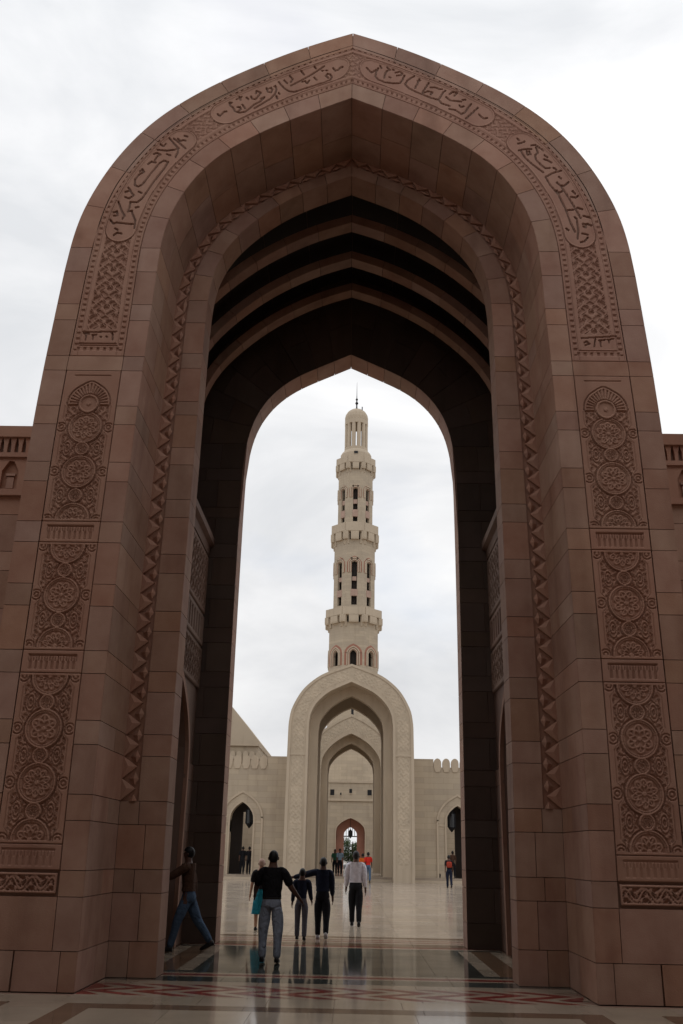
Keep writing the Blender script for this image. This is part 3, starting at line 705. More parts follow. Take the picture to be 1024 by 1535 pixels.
# hall vault and upper walls (shade put into the colour)
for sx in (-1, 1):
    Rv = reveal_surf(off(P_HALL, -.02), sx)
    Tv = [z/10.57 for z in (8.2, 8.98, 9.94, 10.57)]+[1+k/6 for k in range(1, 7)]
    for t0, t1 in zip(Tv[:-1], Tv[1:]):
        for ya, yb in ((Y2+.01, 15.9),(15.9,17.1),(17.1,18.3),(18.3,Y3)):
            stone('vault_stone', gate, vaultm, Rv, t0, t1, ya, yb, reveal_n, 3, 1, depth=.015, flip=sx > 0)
# back wall facing the camera
PB1 = P_HALL
bw = MB(); ring_solid(bw, off(P_BK, .001), P_HALL, Y3+.03, Y3+.05); bw.build('back_wall', mortar, gate); backm = mat('back_wall_stone', (.095,.066,.052), rnd=.16, nscale=1.5, stain=.4)  # back wall stone darkened to carry the hall's shade
for sx in (-1, 1):
    SB = face_surf(P_BK, P_HALL, sx, Y3)
    Tb = [z/10.57 for z in COURSES if z <= 10.58]+[1+k/8 for k in range(1, 9)]
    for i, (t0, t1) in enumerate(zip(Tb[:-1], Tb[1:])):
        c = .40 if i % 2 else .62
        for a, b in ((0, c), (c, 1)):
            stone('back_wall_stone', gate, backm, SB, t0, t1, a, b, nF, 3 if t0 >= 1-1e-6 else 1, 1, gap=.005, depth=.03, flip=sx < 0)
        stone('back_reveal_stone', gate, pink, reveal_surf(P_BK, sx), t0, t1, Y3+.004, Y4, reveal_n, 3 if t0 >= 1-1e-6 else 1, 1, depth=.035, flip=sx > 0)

# ================================================================== WINGS either side of the near gateway
def wing(sx):
    w = empty('boundary_wall', (sx*9, 14.0, 0), ('left' if sx < 0 else 'right')+'-hand pink stone wall meeting the %s flank of the foreground gateway' % ('left' if sx < 0 else 'right'), 'wall', 'pink walls flanking the gateway')
    X0, X1 = 4.86, 15.0
    bx = lambda m, a, b, *r: m.box(*sorted((sx*a, sx*b)), *r)
    m = MB(); bx(m, X0, X1, 14.06, 14.5, 0, 8.37); bx(m, X0, X1, 19.3, 19.8, 0, 8.37); bx(m, X1-.4, X1, 14.5, 19.3, 0, 8.37); bx(m, X0, X1, 14.5, 19.3, 8.0, 8.37)
    m.build('wall_body', mortar, w)
    nf = 0
    Sw = lambda x, z: (sx*x, 14.02, z)
    for i in range(len(COURSES)-1):
        z0, z1 = COURSES[i], COURSES[i+1]
        if z1 > 7.2: break
        xs = [X0]+[X0+.45+.95*k+(.45 if i % 2 else 0) for k in range(5)]
        for a, b in zip(xs[:-1], xs[1:]): stone('wall_stone', w, pink, Sw, a, b, z0, z1, nF, flip=sx < 0, depth=.04)
    m = MB(); bx(m, X0+4.5, X1, 14.02, 14.06, 0, 7.2); m.build('wall_facing', pink, w)
    m = MB(); bx(m, X0, X1, 13.94, 14.06, 7.15, 7.26); m.build('sill_moulding', pinkc, w)
    m = MB(); bx(m, X0, X1, 13.9, 14.4, 8.20, 8.40); m.build('coping', pinkc, w)
    m = MB(); bx(m, X0, X1, 13.98, 14.06, 7.78, 7.84); bx(m, X0, X1, 13.93, 14.06, 7.84, 7.92)
    m.build('cornice_moulding', pinkc, w)
    m = MB(); bx(m, X0, X1, 14.03, 14.06, 7.92, 8.2); m.build('frieze_back', mortar, w)
    x = X0+.02
    while x < X0+4:
        m = MB(); m.prism([(x,7.92),(x+.055,7.92),(x+.065,8.08),(x+.09,8.20),(x-.02,8.20),(x,8.08)], lambda a,b,d: (sx*a, 13.95+d, b), 0, .08); m.build('baluster', pinkc, w); x += .125
    x = X0+.05; 
    m = MB(); bx(m, X0, X1, 14.05, 14.06, 7.26, 7.78); m.build('panel_back', pinkc, w)
    k = 0
    while x < X0+4:
        m = MB(); m.prism([(x,7.26),(x+.16,7.26),(x+.16,7.6),(x+.26,7.78),(x-.10,7.78),(x,7.6)], lambda a,b,d: (sx*a, 13.97+d, b), 0, .08); m.build('pilaster', pinkc, w)
        m = MB(); bx(m, x+.22, x+.38, 14.0, 14.05, 7.52, 7.56); bx(m, x+.24, x+.36, 14.02, 14.05, 7.3, 7.5); m.build('niche', pink, w)
        x += .44; k += 1
    return w
wing(-1); wing(1)

# added, unseen roofed hall around the camera, darkening the lower facade and floor
eh = MB(); PE = mkprof(3.2, 7.6, 3.0)
wall_arch(eh, FX(2.2), -22, 22, 0, 13.5, [(0, PE)], 0, .8)
eh.box(-22, 22, -14, 2.2, 8.4, 9.0); eh.box(-22, -21.2, -14, 2.2, 0, 8.4); eh.box(21.2, 22, -14, 2.2, 0, 8.4); eh.box(-22, 22, -14.8, -14, 0, 9)
tag(eh.build('added_shade_hall', inner), kind='structure')

# ================================================================== FAR COURTYARD
def far_gate(label, yf, out, inn, ring, back, dr, dh, dth):
    g = empty('stone_gateway', (0, yf, 0), label, 'gateway')
    m = MB(); ring_solid(m, inn, out, yf, yf+dr); m.build('front_frame', beigep, g)
    m = MB(); ring_solid(m, ring, off(out, -.02), yf+dr+.001, yf+dr+.7); m.build('inner_ring', beigep, g)
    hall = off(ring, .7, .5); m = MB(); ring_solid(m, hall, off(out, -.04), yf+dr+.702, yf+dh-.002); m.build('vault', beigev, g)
    m = MB(); ring_solid(m, back, off(out, -.02), yf+dh, yf+dh+dth); m.build('back_frame', beigep, g)
    # raised border fillets and carved band on the face
    o2, i2 = out, inn
    def band(w0, w1, dy, name, mm, t0=0, t1=2):
        for sx in (-1, 1):
            T = np.linspace(t0, t1, 3) if t1 <= 1 else (np.r_[np.linspace(t0, 1, 6)[:-1], np.linspace(1, t1, 24)] if t0 < 1 else np.linspace(t0, t1, 24))
            A = i2.P(T); B = o2.P(T); p = A*(1-w0)+B*w0; q = A*(1-w1)+B*w1; n = len(T); mb = MB()
            vs = [(sx*v[0], yf-dy, v[1]) for v in p]+[(sx*v[0], yf-dy, v[1]) for v in q]+[(sx*v[0], yf+.01, v[1]) for v in p]+[(sx*v[0], yf+.01, v[1]) for v in q]
            fs = []
            for i in range(n-1): fs += [(i,i+1,n+i+1,n+i),(i,2*n+i,2*n+i+1,i+1),(n+i,n+i+1,3*n+i+1,3*n+i)]
            fs += [(0,n,3*n,2*n),(n-1,3*n-1,4*n-1,2*n-1)]
            mb.add(vs, fs); mb.build(name, mm, g)
    band(0, .12, .06, 'border_moulding', beigep); band(.86, 1, .06, 'border_moulding', beigep)
    zs = (7.6/out.zs)
    band(.12, .86, .05, 'cross_moulding', beigep, zs, zs+.012)
    # carved reliefs: shallow interlace over the whole band
    for sx in (-1, 1):
        L = out.zs-.8+out.len*.85; nv = int(L/.04); nu = 26
        T = np.r_[np.linspace(.8/out.zs, 1, int(nv*(out.zs-.8)/L))[:-1], np.linspace(1, 2, nv-int(nv*(out.zs-.8)/L))]; nv = len(T)
        A = inn.P(T); B = out.P(T); Wq = np.linspace(.22, .76, nu)[None,:,None]
        P = A[:,None,:]*(1-Wq)+B[:,None,:]*Wq; s_ = np.linspace(0, L, nv)[:,None]; uu = np.linspace(-.35, .35, nu)[None,:]
        H_ = .018*arab(uu+0*s_, s_+0*uu, .30, .34)*(((s_ % 2.3) > .25))
        V_ = np.stack([sx*P[...,0], yf-.004-H_, P[...,1]], -1).reshape(-1, 3)
        o = np_grid('carved_band', V_, nu, nv, beigec, g)
        if sx < 0: o.data.flip_normals()
    return g
beigev = mat('beige_vault_shade', (.26,.20,.14), nscale=.8)  # beige darkened to paint in the shade of the soffits
beigec = mat('beige_carved', (.50,.41,.305), nscale=2, var=.12, bump=.1, bscale=20)
F2o = Prof([(0,13.6),(1.68,12.99),(2.58,12.44),(3.32,11.7),(3.89,10.65),(4.06,9.9),(4.11,9.2),(4.12,8),(4.13,4),(4.12,0)], 9.4)
g2 = far_gate('beige stone archway across the courtyard, tallest arch seen through the foreground gateway', 60.7, F2o, Prof([(0,12.4),(.7,12.09),(1.41,11.75),(1.9,11.38),(2.36,10.88),(2.65,10.3),(2.74,9.8),(2.77,9.2),(2.77,5),(2.77,0)], 9.4),
   mkprof(2.2, 11.76), mkprof(2.2, 11.7), 1.7, 6.6, .7)
g3 = far_gate('second beige archway standing directly behind the courtyard arch, seen through its opening', 75, mkprof(3.7, 12.3), mkprof(2.4, 10.75), mkprof(1.88, 10.1), mkprof(1.88, 9.98), 1.0, 4.0, .6)
# stepped platform
m = MB(); m.box(-40, 40, 61.9, 140, -.05, .14); tag(m.build('platform_step', beigep), kind='structure')
m = MB(); m.box(-40, 40, 62.35, 140, .14, .28); tag(m.build('platform', creamf), kind='structure')
def merlon(m, x, y, z, w=.42, h=.55, t=.3):
    n = 8; pts = [(x-w/2, z), (x+w/2, z), (x+w/2, z+h*.45)]+[(x+w/2*math.cos(a), z+h*.45+h*.55*math.sin(a)) for a in [math.pi*k/n for k in range(1, n)]]+[(x-w/2, z+h*.45)]
    m.prism(pts, lambda a,b,d: (a, y+d, b), 0, t)
def court_wall(sx):
    w = empty('courtyard_wall', (sx*12, 62.7, 0), 'beige courtyard wall with a small arched doorway, %s of the far archway' % ('left' if sx < 0 else 'right'), 'wall', 'beige walls beside the far archway')
    m = MB(); P = mkprof(.76, 4.72, 1.15); fr = lambda a,z,d: (sx*a, 62.7+d, z)
    wall_arch(m, fr, 4.11, 24, 0, 7.15, [(7.08, P), (11.5, P), (16, P)], 0, .8); m.build('wall_body', beige, w)
    m = MB(); m.box(*sorted((sx*4.11, sx*5.55)), 62.7, 63.5, 7.15, 7.68); m.build('wall_top', beige, w)
    x = 5.82
    while x < 20:
        m = MB(); merlon(m, sx*x, 62.68, 7.15, .50, .58); m.build('merlon', beigep, w)
        m = MB(); m.prism([(x-.25,7.15),(x+.25,7.15),(x+.14,6.85),(x-.14,6.85)], lambda a,b,d: (sx*a, 62.64+d, b), 0, .07); m.build('corbel', beigep, w)
        x += .58
    for c in (7.08, 11.5, 16):
        for dx0, dx1, dy in ((0,.10,.06), (.52,.64,.07)):
            A = off(P, dx0).poly(12); B = off(P, dx1).poly(12); mb = MB(); k = len(A)
            for i in range(k-1): mb.prism([tuple(A[i]), tuple(A[i+1]), tuple(B[i+1]), tuple(B[i])], lambda a,z,d: (sx*c+a, 62.7+d, z), -dy, .0)
            mb.build('arch_moulding', beigep, w)
        m = MB(); m.box(sx*c-1.4, sx*c-.86, 62.66, 62.7, 3.42, 3.5); m.box(sx*c+.86, sx*c+1.4, 62.66, 62.7, 3.42, 3.5); m.build('impost', beigep, w)
    # arcade passage behind: inner wall with openings, roof
    m = MB(); wall_arch(m, lambda a,z,d: (sx*a, 74.5+d, z), 5.2, 24, 0, 6.5, [(12.0, mkprof(1.1, 4.9, 1.4)), (16.5, mkprof(1.1,4.9,1.4))], 0, .6); m.build('inner_wall', beige, w)
    m = MB(); m.box(*sorted((sx*(7.20 if sx < 0 else 7.05), sx*9.2)), 64.3, 64.7, .28, 6.4); m.box(*sorted((sx*6.2, sx*7.3)), 64.1, 64.5, 4.15, 6.4); m.build('doorway_shade', darkst, w)  # dark boxes stand in for the shade inside the small doorways
    m = MB(); m.box(*sorted((sx*8.92, sx*24)), 80, 80.4, .28, 6.4); m.build('screen_wall', darkst, w)  # backing wall in the same painted-shade colour
darkst = mat('shade_dark', (.03,.022,.018), rough=.7)  # near-black colour standing in for shade, not timber
court_wall(-1); court_wall(1)
def lantern(x, y, z0, z1, r, zc, label):
    g = empty('hanging_lantern', (x, y, z0), label, 'lantern', 'dark hanging lanterns in the archways')
    m = MB(); m.tube([(x,y,z1),(x,y,zc)], .02, 6); m.build('chain', ironm, g)
    h = z1-z0; m = MB(); m.lathe([(.03,0),(r*.55,h*.10),(r*.95,h*.2)], (x,y,z0), 8); m.build('base', ironm, g)
    m = MB(); m.lathe([(r*.9,h*.2),(r*.9,h*.75)], (x,y,z0), 8); m.build('glass_body', glassm, g)
    m = MB(); m.lathe([(r,h*.75),(r*.7,h*.86),(r*.25,h*.93),(.04,h)], (x,y,z0), 8); m.build('cap', ironm, g)
    for k in range(8):
        a = math.pi/4*k; m = MB(); px, py = x+r*.93*math.cos(a), y+r*.93*math.sin(a); m.box(px-.02,px+.02,py-.02,py+.02,z0+h*.2,z0+h*.75); m.build('rib', ironm, g)
lantern(-6.62, 63.2, 3.1, 4.6, .27, 5.4, 'long dark lantern hanging in the small doorway left of the far arch')
lantern(6.72, 63.2, 3.1, 4.6, .27, 5.4, 'long dark lantern hanging in the small doorway right of the far arch')

# tall-roofed building behind the left wall
b = empty('side_hall', (-10, 72, 0), 'beige hall with sloping roof and crenellated corner rising behind the left courtyard wall', 'building')
m = MB(); m.box(-16, -7.2, 72, 84, 0, 9.3); m.box(-7.2, -6.9, 72, 84, 0, 8.3); m.build('wall', beige, b)
m = MB(); m.prism([(-7.15,9.3),(-7.15,9.7),(-9.3,12.2),(-11.5,14.4),(-13.7,12.2),(-16,9.7),(-16,9.3)], lambda a,z,d: (a, d, z), 71.8, 84); m.build('roof', beigep, b)
for k in range(5):
    m = MB(); merlon(m, -7.12-.5*k, 71.85, 8.3, .42, .62); m.build('merlon', beigep, b)
    m = MB(); m.box(-7.26-.5*k, -6.98-.5*k, 71.86, 72.0, 7.6, 8.2); m.build('niche', beigep, b)

# ---- minaret base building with doorway, passage, windows
bb = empty('doorway_building', (0, 95, 0), 'beige block with square windows and red stone doorway under the minaret, seen through both arches', 'building')
m = MB(); PD = mkprof(1.43, 4.95, 1.35)
wall_arch(m, FX(95), -8, 8, .2, 8.3, [(0, PD)], 0, .9)
m.build('front_wall', beige, bb)
m = MB(); PW = mkprof(.65, 4.12, .8); wall_arch(m, FX(95.9), -1.8, 1.8, .2, 5.4, [(0, PW)], 0, .35); m.build('door_surround', redst, bb)
m = MB(); 
for sx in (-1,1): m.box(*sorted((sx*1.8, sx*8)), 96.3, 128, .2, 8.3)
m.box(-1.8, 1.8, 96.3, 128, 6.4, 8.3); m.build('passage_mass', beige, bb)
m = MB(); m.box(-8.1, 8.1, 94.85, 95, 6.55, 6.75); m.build('string_course', beigep, bb)
m = MB(); m.box(-8.1, 8.1, 94.9, 95.6, 8.3, 8.5); m.build('parapet', beigep, bb)
for x, z, w_, h_ in ((-1.87,7.08,.40,.56),(1.87,7.12,.42,.54),(-.03,7.32,.27,.40),(-1.02,7.12,.13,.22)):
    m = MB(); m.box(x-w_/2, x+w_/2, 94.97, 95.0, z, z+h_); o = m.build('window', ironm, bb)
    m = MB(); m.box(x-w_/2-.05, x+w_/2+.05, 94.93, 94.998, z-.07, z-.005); m.build('sill', beigep, o)
m = MB(); A = PD.poly(14); B = off(PD, .10).poly(14)
for i in range(len(A)-1): m.prism([tuple(A[i]),tuple(A[i+1]),tuple(B[i+1]),tuple(B[i])], FX(95), -.06, 0)
m.build('door_moulding', beigep, bb)
for x in (-.42,-.2,.2,.42):
    m = MB(); m.box(x-.025, x+.025, 96.0, 96.05, 3.3, 4.1); m.build('tracery_bar', ironm, bb)
m = MB(); m.box(-.65, .65, 96.0, 96.06, 3.2, 3.3); m.build('transom', ironm, bb)
lantern(0, 95.6, 3.05, 3.95, .17, 4.9, 'small dark lantern hanging in the red doorway at the end of the axis')

# ---- minaret
pinkp = mat('pale_pink_stone', (.42,.29,.23), nscale=2)
MY = 117.5
mn = empty('minaret', (0, MY, 0), 'tall pale stone minaret with three balconies and ribbed dome, framed by the great arch', 'minaret')
A8 = math.pi/8
def octp(a, z): return [(a/math.cos(A8), z)]
def oct_tube(m, prof, n=8): m.lathe([(a/math.cos(A8), z) for a, z in prof], (0, MY, 0), n, A8+math.pi/8*0)
stagem = beige
def stage(a, z0, z1, wz0, wapex, whw, hood, hood_w):
    """octagonal storey: eight faces, each with a deep arched slot"""
    m = MB()
    P = mkprof(whw, wapex-wz0, whw*1.3); half = a*math.tan(A8)
    for k in range(8):
        th = math.pi/4*k; ca, sa = math.cos(th), math.sin(th)
        fr = lambda u, z, d: ((a-d)*sa+u*ca, MY-(a-d)*ca+u*sa, z+z0)
        # lower solid, then opening zone
        m.prism([(-half,0),(half,0),(half,wz0-z0),(-half,wz0-z0)], fr, 0, .35)
        fr2 = lambda u, z, d: ((a-d)*sa+u*ca, MY-(a-d)*ca+u*sa, z+wz0)
        wall_arch(m, fr2, -half, half, 0, z1-wz0, [(0, P)], 0, .35)
    m.build('storey', stagem, mn)
    for k in (6,7,0,1,2):
        th = math.pi/4*k; ca, sa = math.cos(th), math.sin(th)
        fr2 = lambda u, z, d: ((a-d)*sa+u*ca, MY-(a-d)*ca+u*sa, z+wz0)
        for (o0, o1, dd, mm) in ((.04,.11,-.012,redst), (.11,.24,-.09,beigep), (.24,.33,-.012,redst), (.33,.47,-.13,beigep), (.47,hood_w,-.012,redst)):
            if o1 <= o0: continue
            q = mkprof(whw, wapex-wz0, whw*1.3); A = off(q, o0).poly(12, z0=max(0, hood)); B = off(q, o1).poly(12, z0=max(0, hood)); mb = MB()
            for i in range(len(A)-1): mb.prism([tuple(A[i]),tuple(A[i+1]),tuple(B[i+1]),tuple(B[i])], fr2, dd, .0)
            mb.build('window_hood', mm, mn)
def balcony(a0, a1, z0, z1):
    hz = z1-z0; m = MB()
    m.lathe([(a1/math.cos(A8)-.02, z1-hz*.48),(a1/math.cos(A8)-.02, z1)], (0,MY,0), 8, A8); m.build('balcony_floor', beigep, mn)
    half = a1*math.tan(A8)
    for k in range(8):
        th = math.pi/4*k; ca, sa = math.cos(th), math.sin(th)
        fr = lambda u, z, d: ((a1-d)*sa+u*ca, MY-(a1-d)*ca+u*sa, z)
        m = MB(); m.prism([(-half*.98,z1-hz*.45),(half*.98,z1-hz*.45),(half*.98,z1),(-half*.98,z1)], fr, -.05, .12); m.build('parapet_panel', beigep, mn)
        for uc in (-half*.92, -half*.0, half*.92):
            w_ = half*.22 if uc else half*.42
            dp = a1-a0+.25
            fr3 = lambda s, z, d, uc=uc: ((a1-s)*sa+(uc+d)*ca, MY-(a1-s)*ca+(uc+d)*sa, z)
            m = MB(); m.prism([(-.03,z1-hz*.46),(dp,z1-hz*.46),(dp,z0-hz*.12),(dp-.14,z0-hz*.12),(dp*.55,z0+hz*.12),(.02,z0+hz*.10),(-.03,z0+hz*.2)], fr3, -w_, w_); m.build('corbel', beigep, mn)
stage(3.17, 8.4, 29.6, 24.0, 25.95, .40, .0, .74)
balcony(3.17, 3.62, 29.3, 31.5)
stage(2.72, 31.0, 41.0, 32.0, 38.0, .36, 4.4, .62)
balcony(2.72, 3.12, 40.7, 43.3)
stage(2.36, 42.8, 51.3, 43.7, 48.6, .31, 3.5, .53)
balcony(2.36, 2.68, 51.2, 53.3)
for (a, zs_, hh) in ((2.72, (33.2, 35.3), .9), (2.36, (44.4, 46.3), 1.0)):
    for z in zs_:
        hh_ = hh if z in (33.2, 44.4) else hh*.62
        for k in (7, 0, 1):
            th = math.pi/4*k; ca, sa = math.cos(th), math.sin(th); wq = (.46 if a > 2.5 else .38) if z in (33.2, 44.4) else .29
            fr = lambda u, zz, d: ((a-d)*sa+u*ca, MY-(a-d)*ca+u*sa, zz)
            m = MB(); m.prism([(-wq,z),(wq,z),(wq,z+hh_),(-wq,z+hh_)], fr, -.04 if wq > .36 else .12, .3); m.build('window_panel', pinkp, mn)
m = MB(); oct_tube(m, [(2.6,52.6),(2.6,52.9)]); m.build('upper_ledge', beigep, mn); m = MB(); m.lathe([(2.6,.0),(2.6,22),(2.2,22.4),(2.2,33),(1.85,33.5),(1.85,44)], (0,MY,8.4), 16); m.build('slot_shade_core', darkst, mn)  # dark core fills the window slots with painted shade
m = MB(); m.lathe([(2.2,52.9),(2.2,54.2),(2.0,54.6),(1.68,54.9),(1.68,55.3)], (0,MY,0), 16, math.pi/16); m.build('drum', beigep, mn)
m = MB(); m.box(-.26,.26, MY-2.23, MY-2.1, 53.85, 54.2); m.build('drum_window', ironm, mn)
for k in range(12):
    th = 2*math.pi*(k+.5)/12; m = MB(); m.lathe([(.28,0),(.28,4.1)], (1.4*math.cos(th), MY+1.4*math.sin(th), 55.3), 8); m.build('column', beigep, mn)
m = MB(); m.lathe([(1.66,59.0),(1.66,59.65),(1.60,59.7)], (0,MY,0), 24); m.build('ring_beam', beigep, mn)
m = MB(); prof = [(1.58,0),(1.60,.5),(1.50,1.0),(1.25,1.45),(.85,1.8),(.4,2.0),(.12,2.1)]
vs=[]; n=96
for r,z in prof:
    for k in range(n):
        a=2*math.pi*k/n; rr=r*(1+.045*abs(math.sin(a*12))); vs.append((rr*math.cos(a), MY+rr*math.sin(a), 59.68+z))
fs=[(i*n+k,i*n+(k+1)%n,(i+1)*n+(k+1)%n,(i+1)*n+k) for i in range(len(prof)-1) for k in range(n)]
m.add(vs, fs); m.build('dome', beigep, mn)
m = MB(); m.lathe([(.22,61.7),(.1,62.1),(.1,62.5),(.24,62.75),(.1,63.0),(.08,63.15),(.19,63.35),(.06,63.6),(.045,64.0),(.01,66.2)], (0,MY,0), 10); m.build('finial', ironm, mn)
m = MB(); m.box(.72,.86,MY-.9,MY-.76,61.2,61.75); m.build('lightning_rod', ironm, mn)
for x in (-1.9, 0, 1.9):
    m = MB(); k = 0 if x == 0 else (1 if x > 0 else -1); th = math.pi/4*k; ca, sa = math.cos(th), math.sin(th); a = 3.17
    fr = lambda u, zz, d: ((a-d)*sa+u*ca, MY-(a-d)*ca+u*sa, zz)
    m.prism([(-.15,17.5),(.15,17.5),(.15,20.6),(-.15,20.6)], fr, -.02, .1); m.build('slit_window', ironm, mn)

# ---- tree beyond the passage
t = empty('garden_tree', (.3, 134, 0), 'green leafy tree seen through the red doorway at the end of the axis', 'tree')
m = MB(); m.tube([(.3,134,0),(.35,134,1.2),(.2,134,2.4),(.3,134,3.2)], [.22,.17,.13,.07], 8); m.build('trunk', barkm, t)
m = MB(); R_ = random.Random(3)
cl = [(R_.uniform(-1.6,1.8), R_.uniform(-1.2,1.2), R_.uniform(.3,3.2), R_.uniform(.5,.8)) for _ in range(22)]+[(R_.uniform(-1.7,1.9), R_.uniform(-.6,.6), R_.uniform(.2,1.9), .7) for _ in range(10)]
for i in range(6000):
    c = R_.choice(cl); v = Vector((R_.gauss(0,1),R_.gauss(0,1),R_.gauss(0,1))).normalized()*c[3]*R_.uniform(.5,1)
    p = Vector((.1+c[0],134+c[1],c[2]))+v; a = Vector((R_.gauss(0,1),R_.gauss(0,1),R_.gauss(0,1))).normalized()*.09; b_ = a.orthogonal().normalized()*.05
    m.add([tuple(p-a),tuple(p+b_),tuple(p+a),tuple(p-b_)], [(0,1,2,3)])
m.build('crown', leafm, t)

# ================================================================== PEOPLE
def cloth(name, c, r=.85):
    m = mat(name, c, rough=r, spec=.15, var=.2, nscale=7, bump=1.0, bscale=9)
    for n in m.node_tree.nodes:
        if n.type == 'BUMP': n.inputs['Distance'].default_value = .035
        if n.type == 'TEX_NOISE' and abs(n.inputs['Scale'].default_value-9) < .01: n.inputs['Distortion'].default_value = 1.2; n.inputs['Detail'].default_value = 2
    return m
skin = mat('skin', (.11,.055,.038), rough=.55, bump=0); hairm = mat('hair', (.008,.007,.007), rough=.5, bump=.3, bscale=120)  # skin darkened below its own tone for the backlit shade
palesk = mat('pale_skin', (.42,.25,.17), rough=.55, bump=0)
shoem = mat('shoe_leather', (.012,.011,.012), rough=.4); shoew = mat('shoe_white_sole', (.45,.45,.46), rough=.6)
jeans = cloth('light_jeans', (.25,.29,.36)); jeansd = cloth('blue_jeans', (.075,.12,.19)); blackc = cloth('black_cloth', (.012,.012,.015)); navy = cloth('navy_cloth', (.014,.018,.035))
white = cloth('white_shirt', (.62,.60,.66)); teal = cloth('teal_cloth', (.01,.16,.22)); brownc = cloth('brown_cloth', (.085,.045,.03)); beigecl = cloth('beige_cloth', (.42,.30,.25))
greyc = cloth('grey_cloth', (.10,.10,.12)); redc = cloth('red_cloth', (.55,.03,.02)); orangec = cloth('orange_cloth', (.65,.14,.02)); bluec = cloth('light_blue_cloth', (.22,.30,.38)); greenc = cloth('green_cloth', (.03,.10,.06))
def skinmesh(name, nodes, edges, root, m, parent, levels=1, clampz=None):
    """nodes: {key:(x,y,z,r[,r2])}"""
    ks = list(nodes); ks.remove(root); ks = [root]+ks; ix = {k:i for i,k in enumerate(ks)}
    me = bpy.data.meshes.new(name+'_skeleton'); me.from_pydata([nodes[k][:3] for k in ks], [(ix[a],ix[b]) for a,b in edges], [])
    o = bpy.data.objects.new(name+'_tmp', me); COL.objects.link(o)
    md = o.modifiers.new('s','SKIN'); md.use_smooth_shade = True; md.branch_smoothing = .3
    sv = me.skin_vertices[0].data if me.skin_vertices else None
    if sv is None:
        me.skin_vertices.new() if hasattr(me.skin_vertices,'new') else None
    lay = me.skin_vertices[0].data
    for k in ks:
        n_ = nodes[k]; f_ = 1.17 if n_[3] > .02 else 1.0; lay[ix[k]].radius = (n_[3]*f_, (n_[4] if len(n_) > 4 else n_[3])*f_); lay[ix[k]].use_root = (k == root)
    sb = o.modifiers.new('u','SUBSURF'); sb.levels = sb.render_levels = levels
    dg = bpy.context.evaluated_depsgraph_get(); ev = o.evaluated_get(dg)
    me2 = bpy.data.meshes.new_from_object(ev); me2.name = name
    bpy.data.objects.remove(o, do_unlink=True)
    me2.materials.clear(); me2.materials.append(m)
    for p in me2.polygons: p.use_smooth = True
    o2 = bpy.data.objects.new(name, me2); COL.objects.link(o2); o2.parent = parent
    return o2
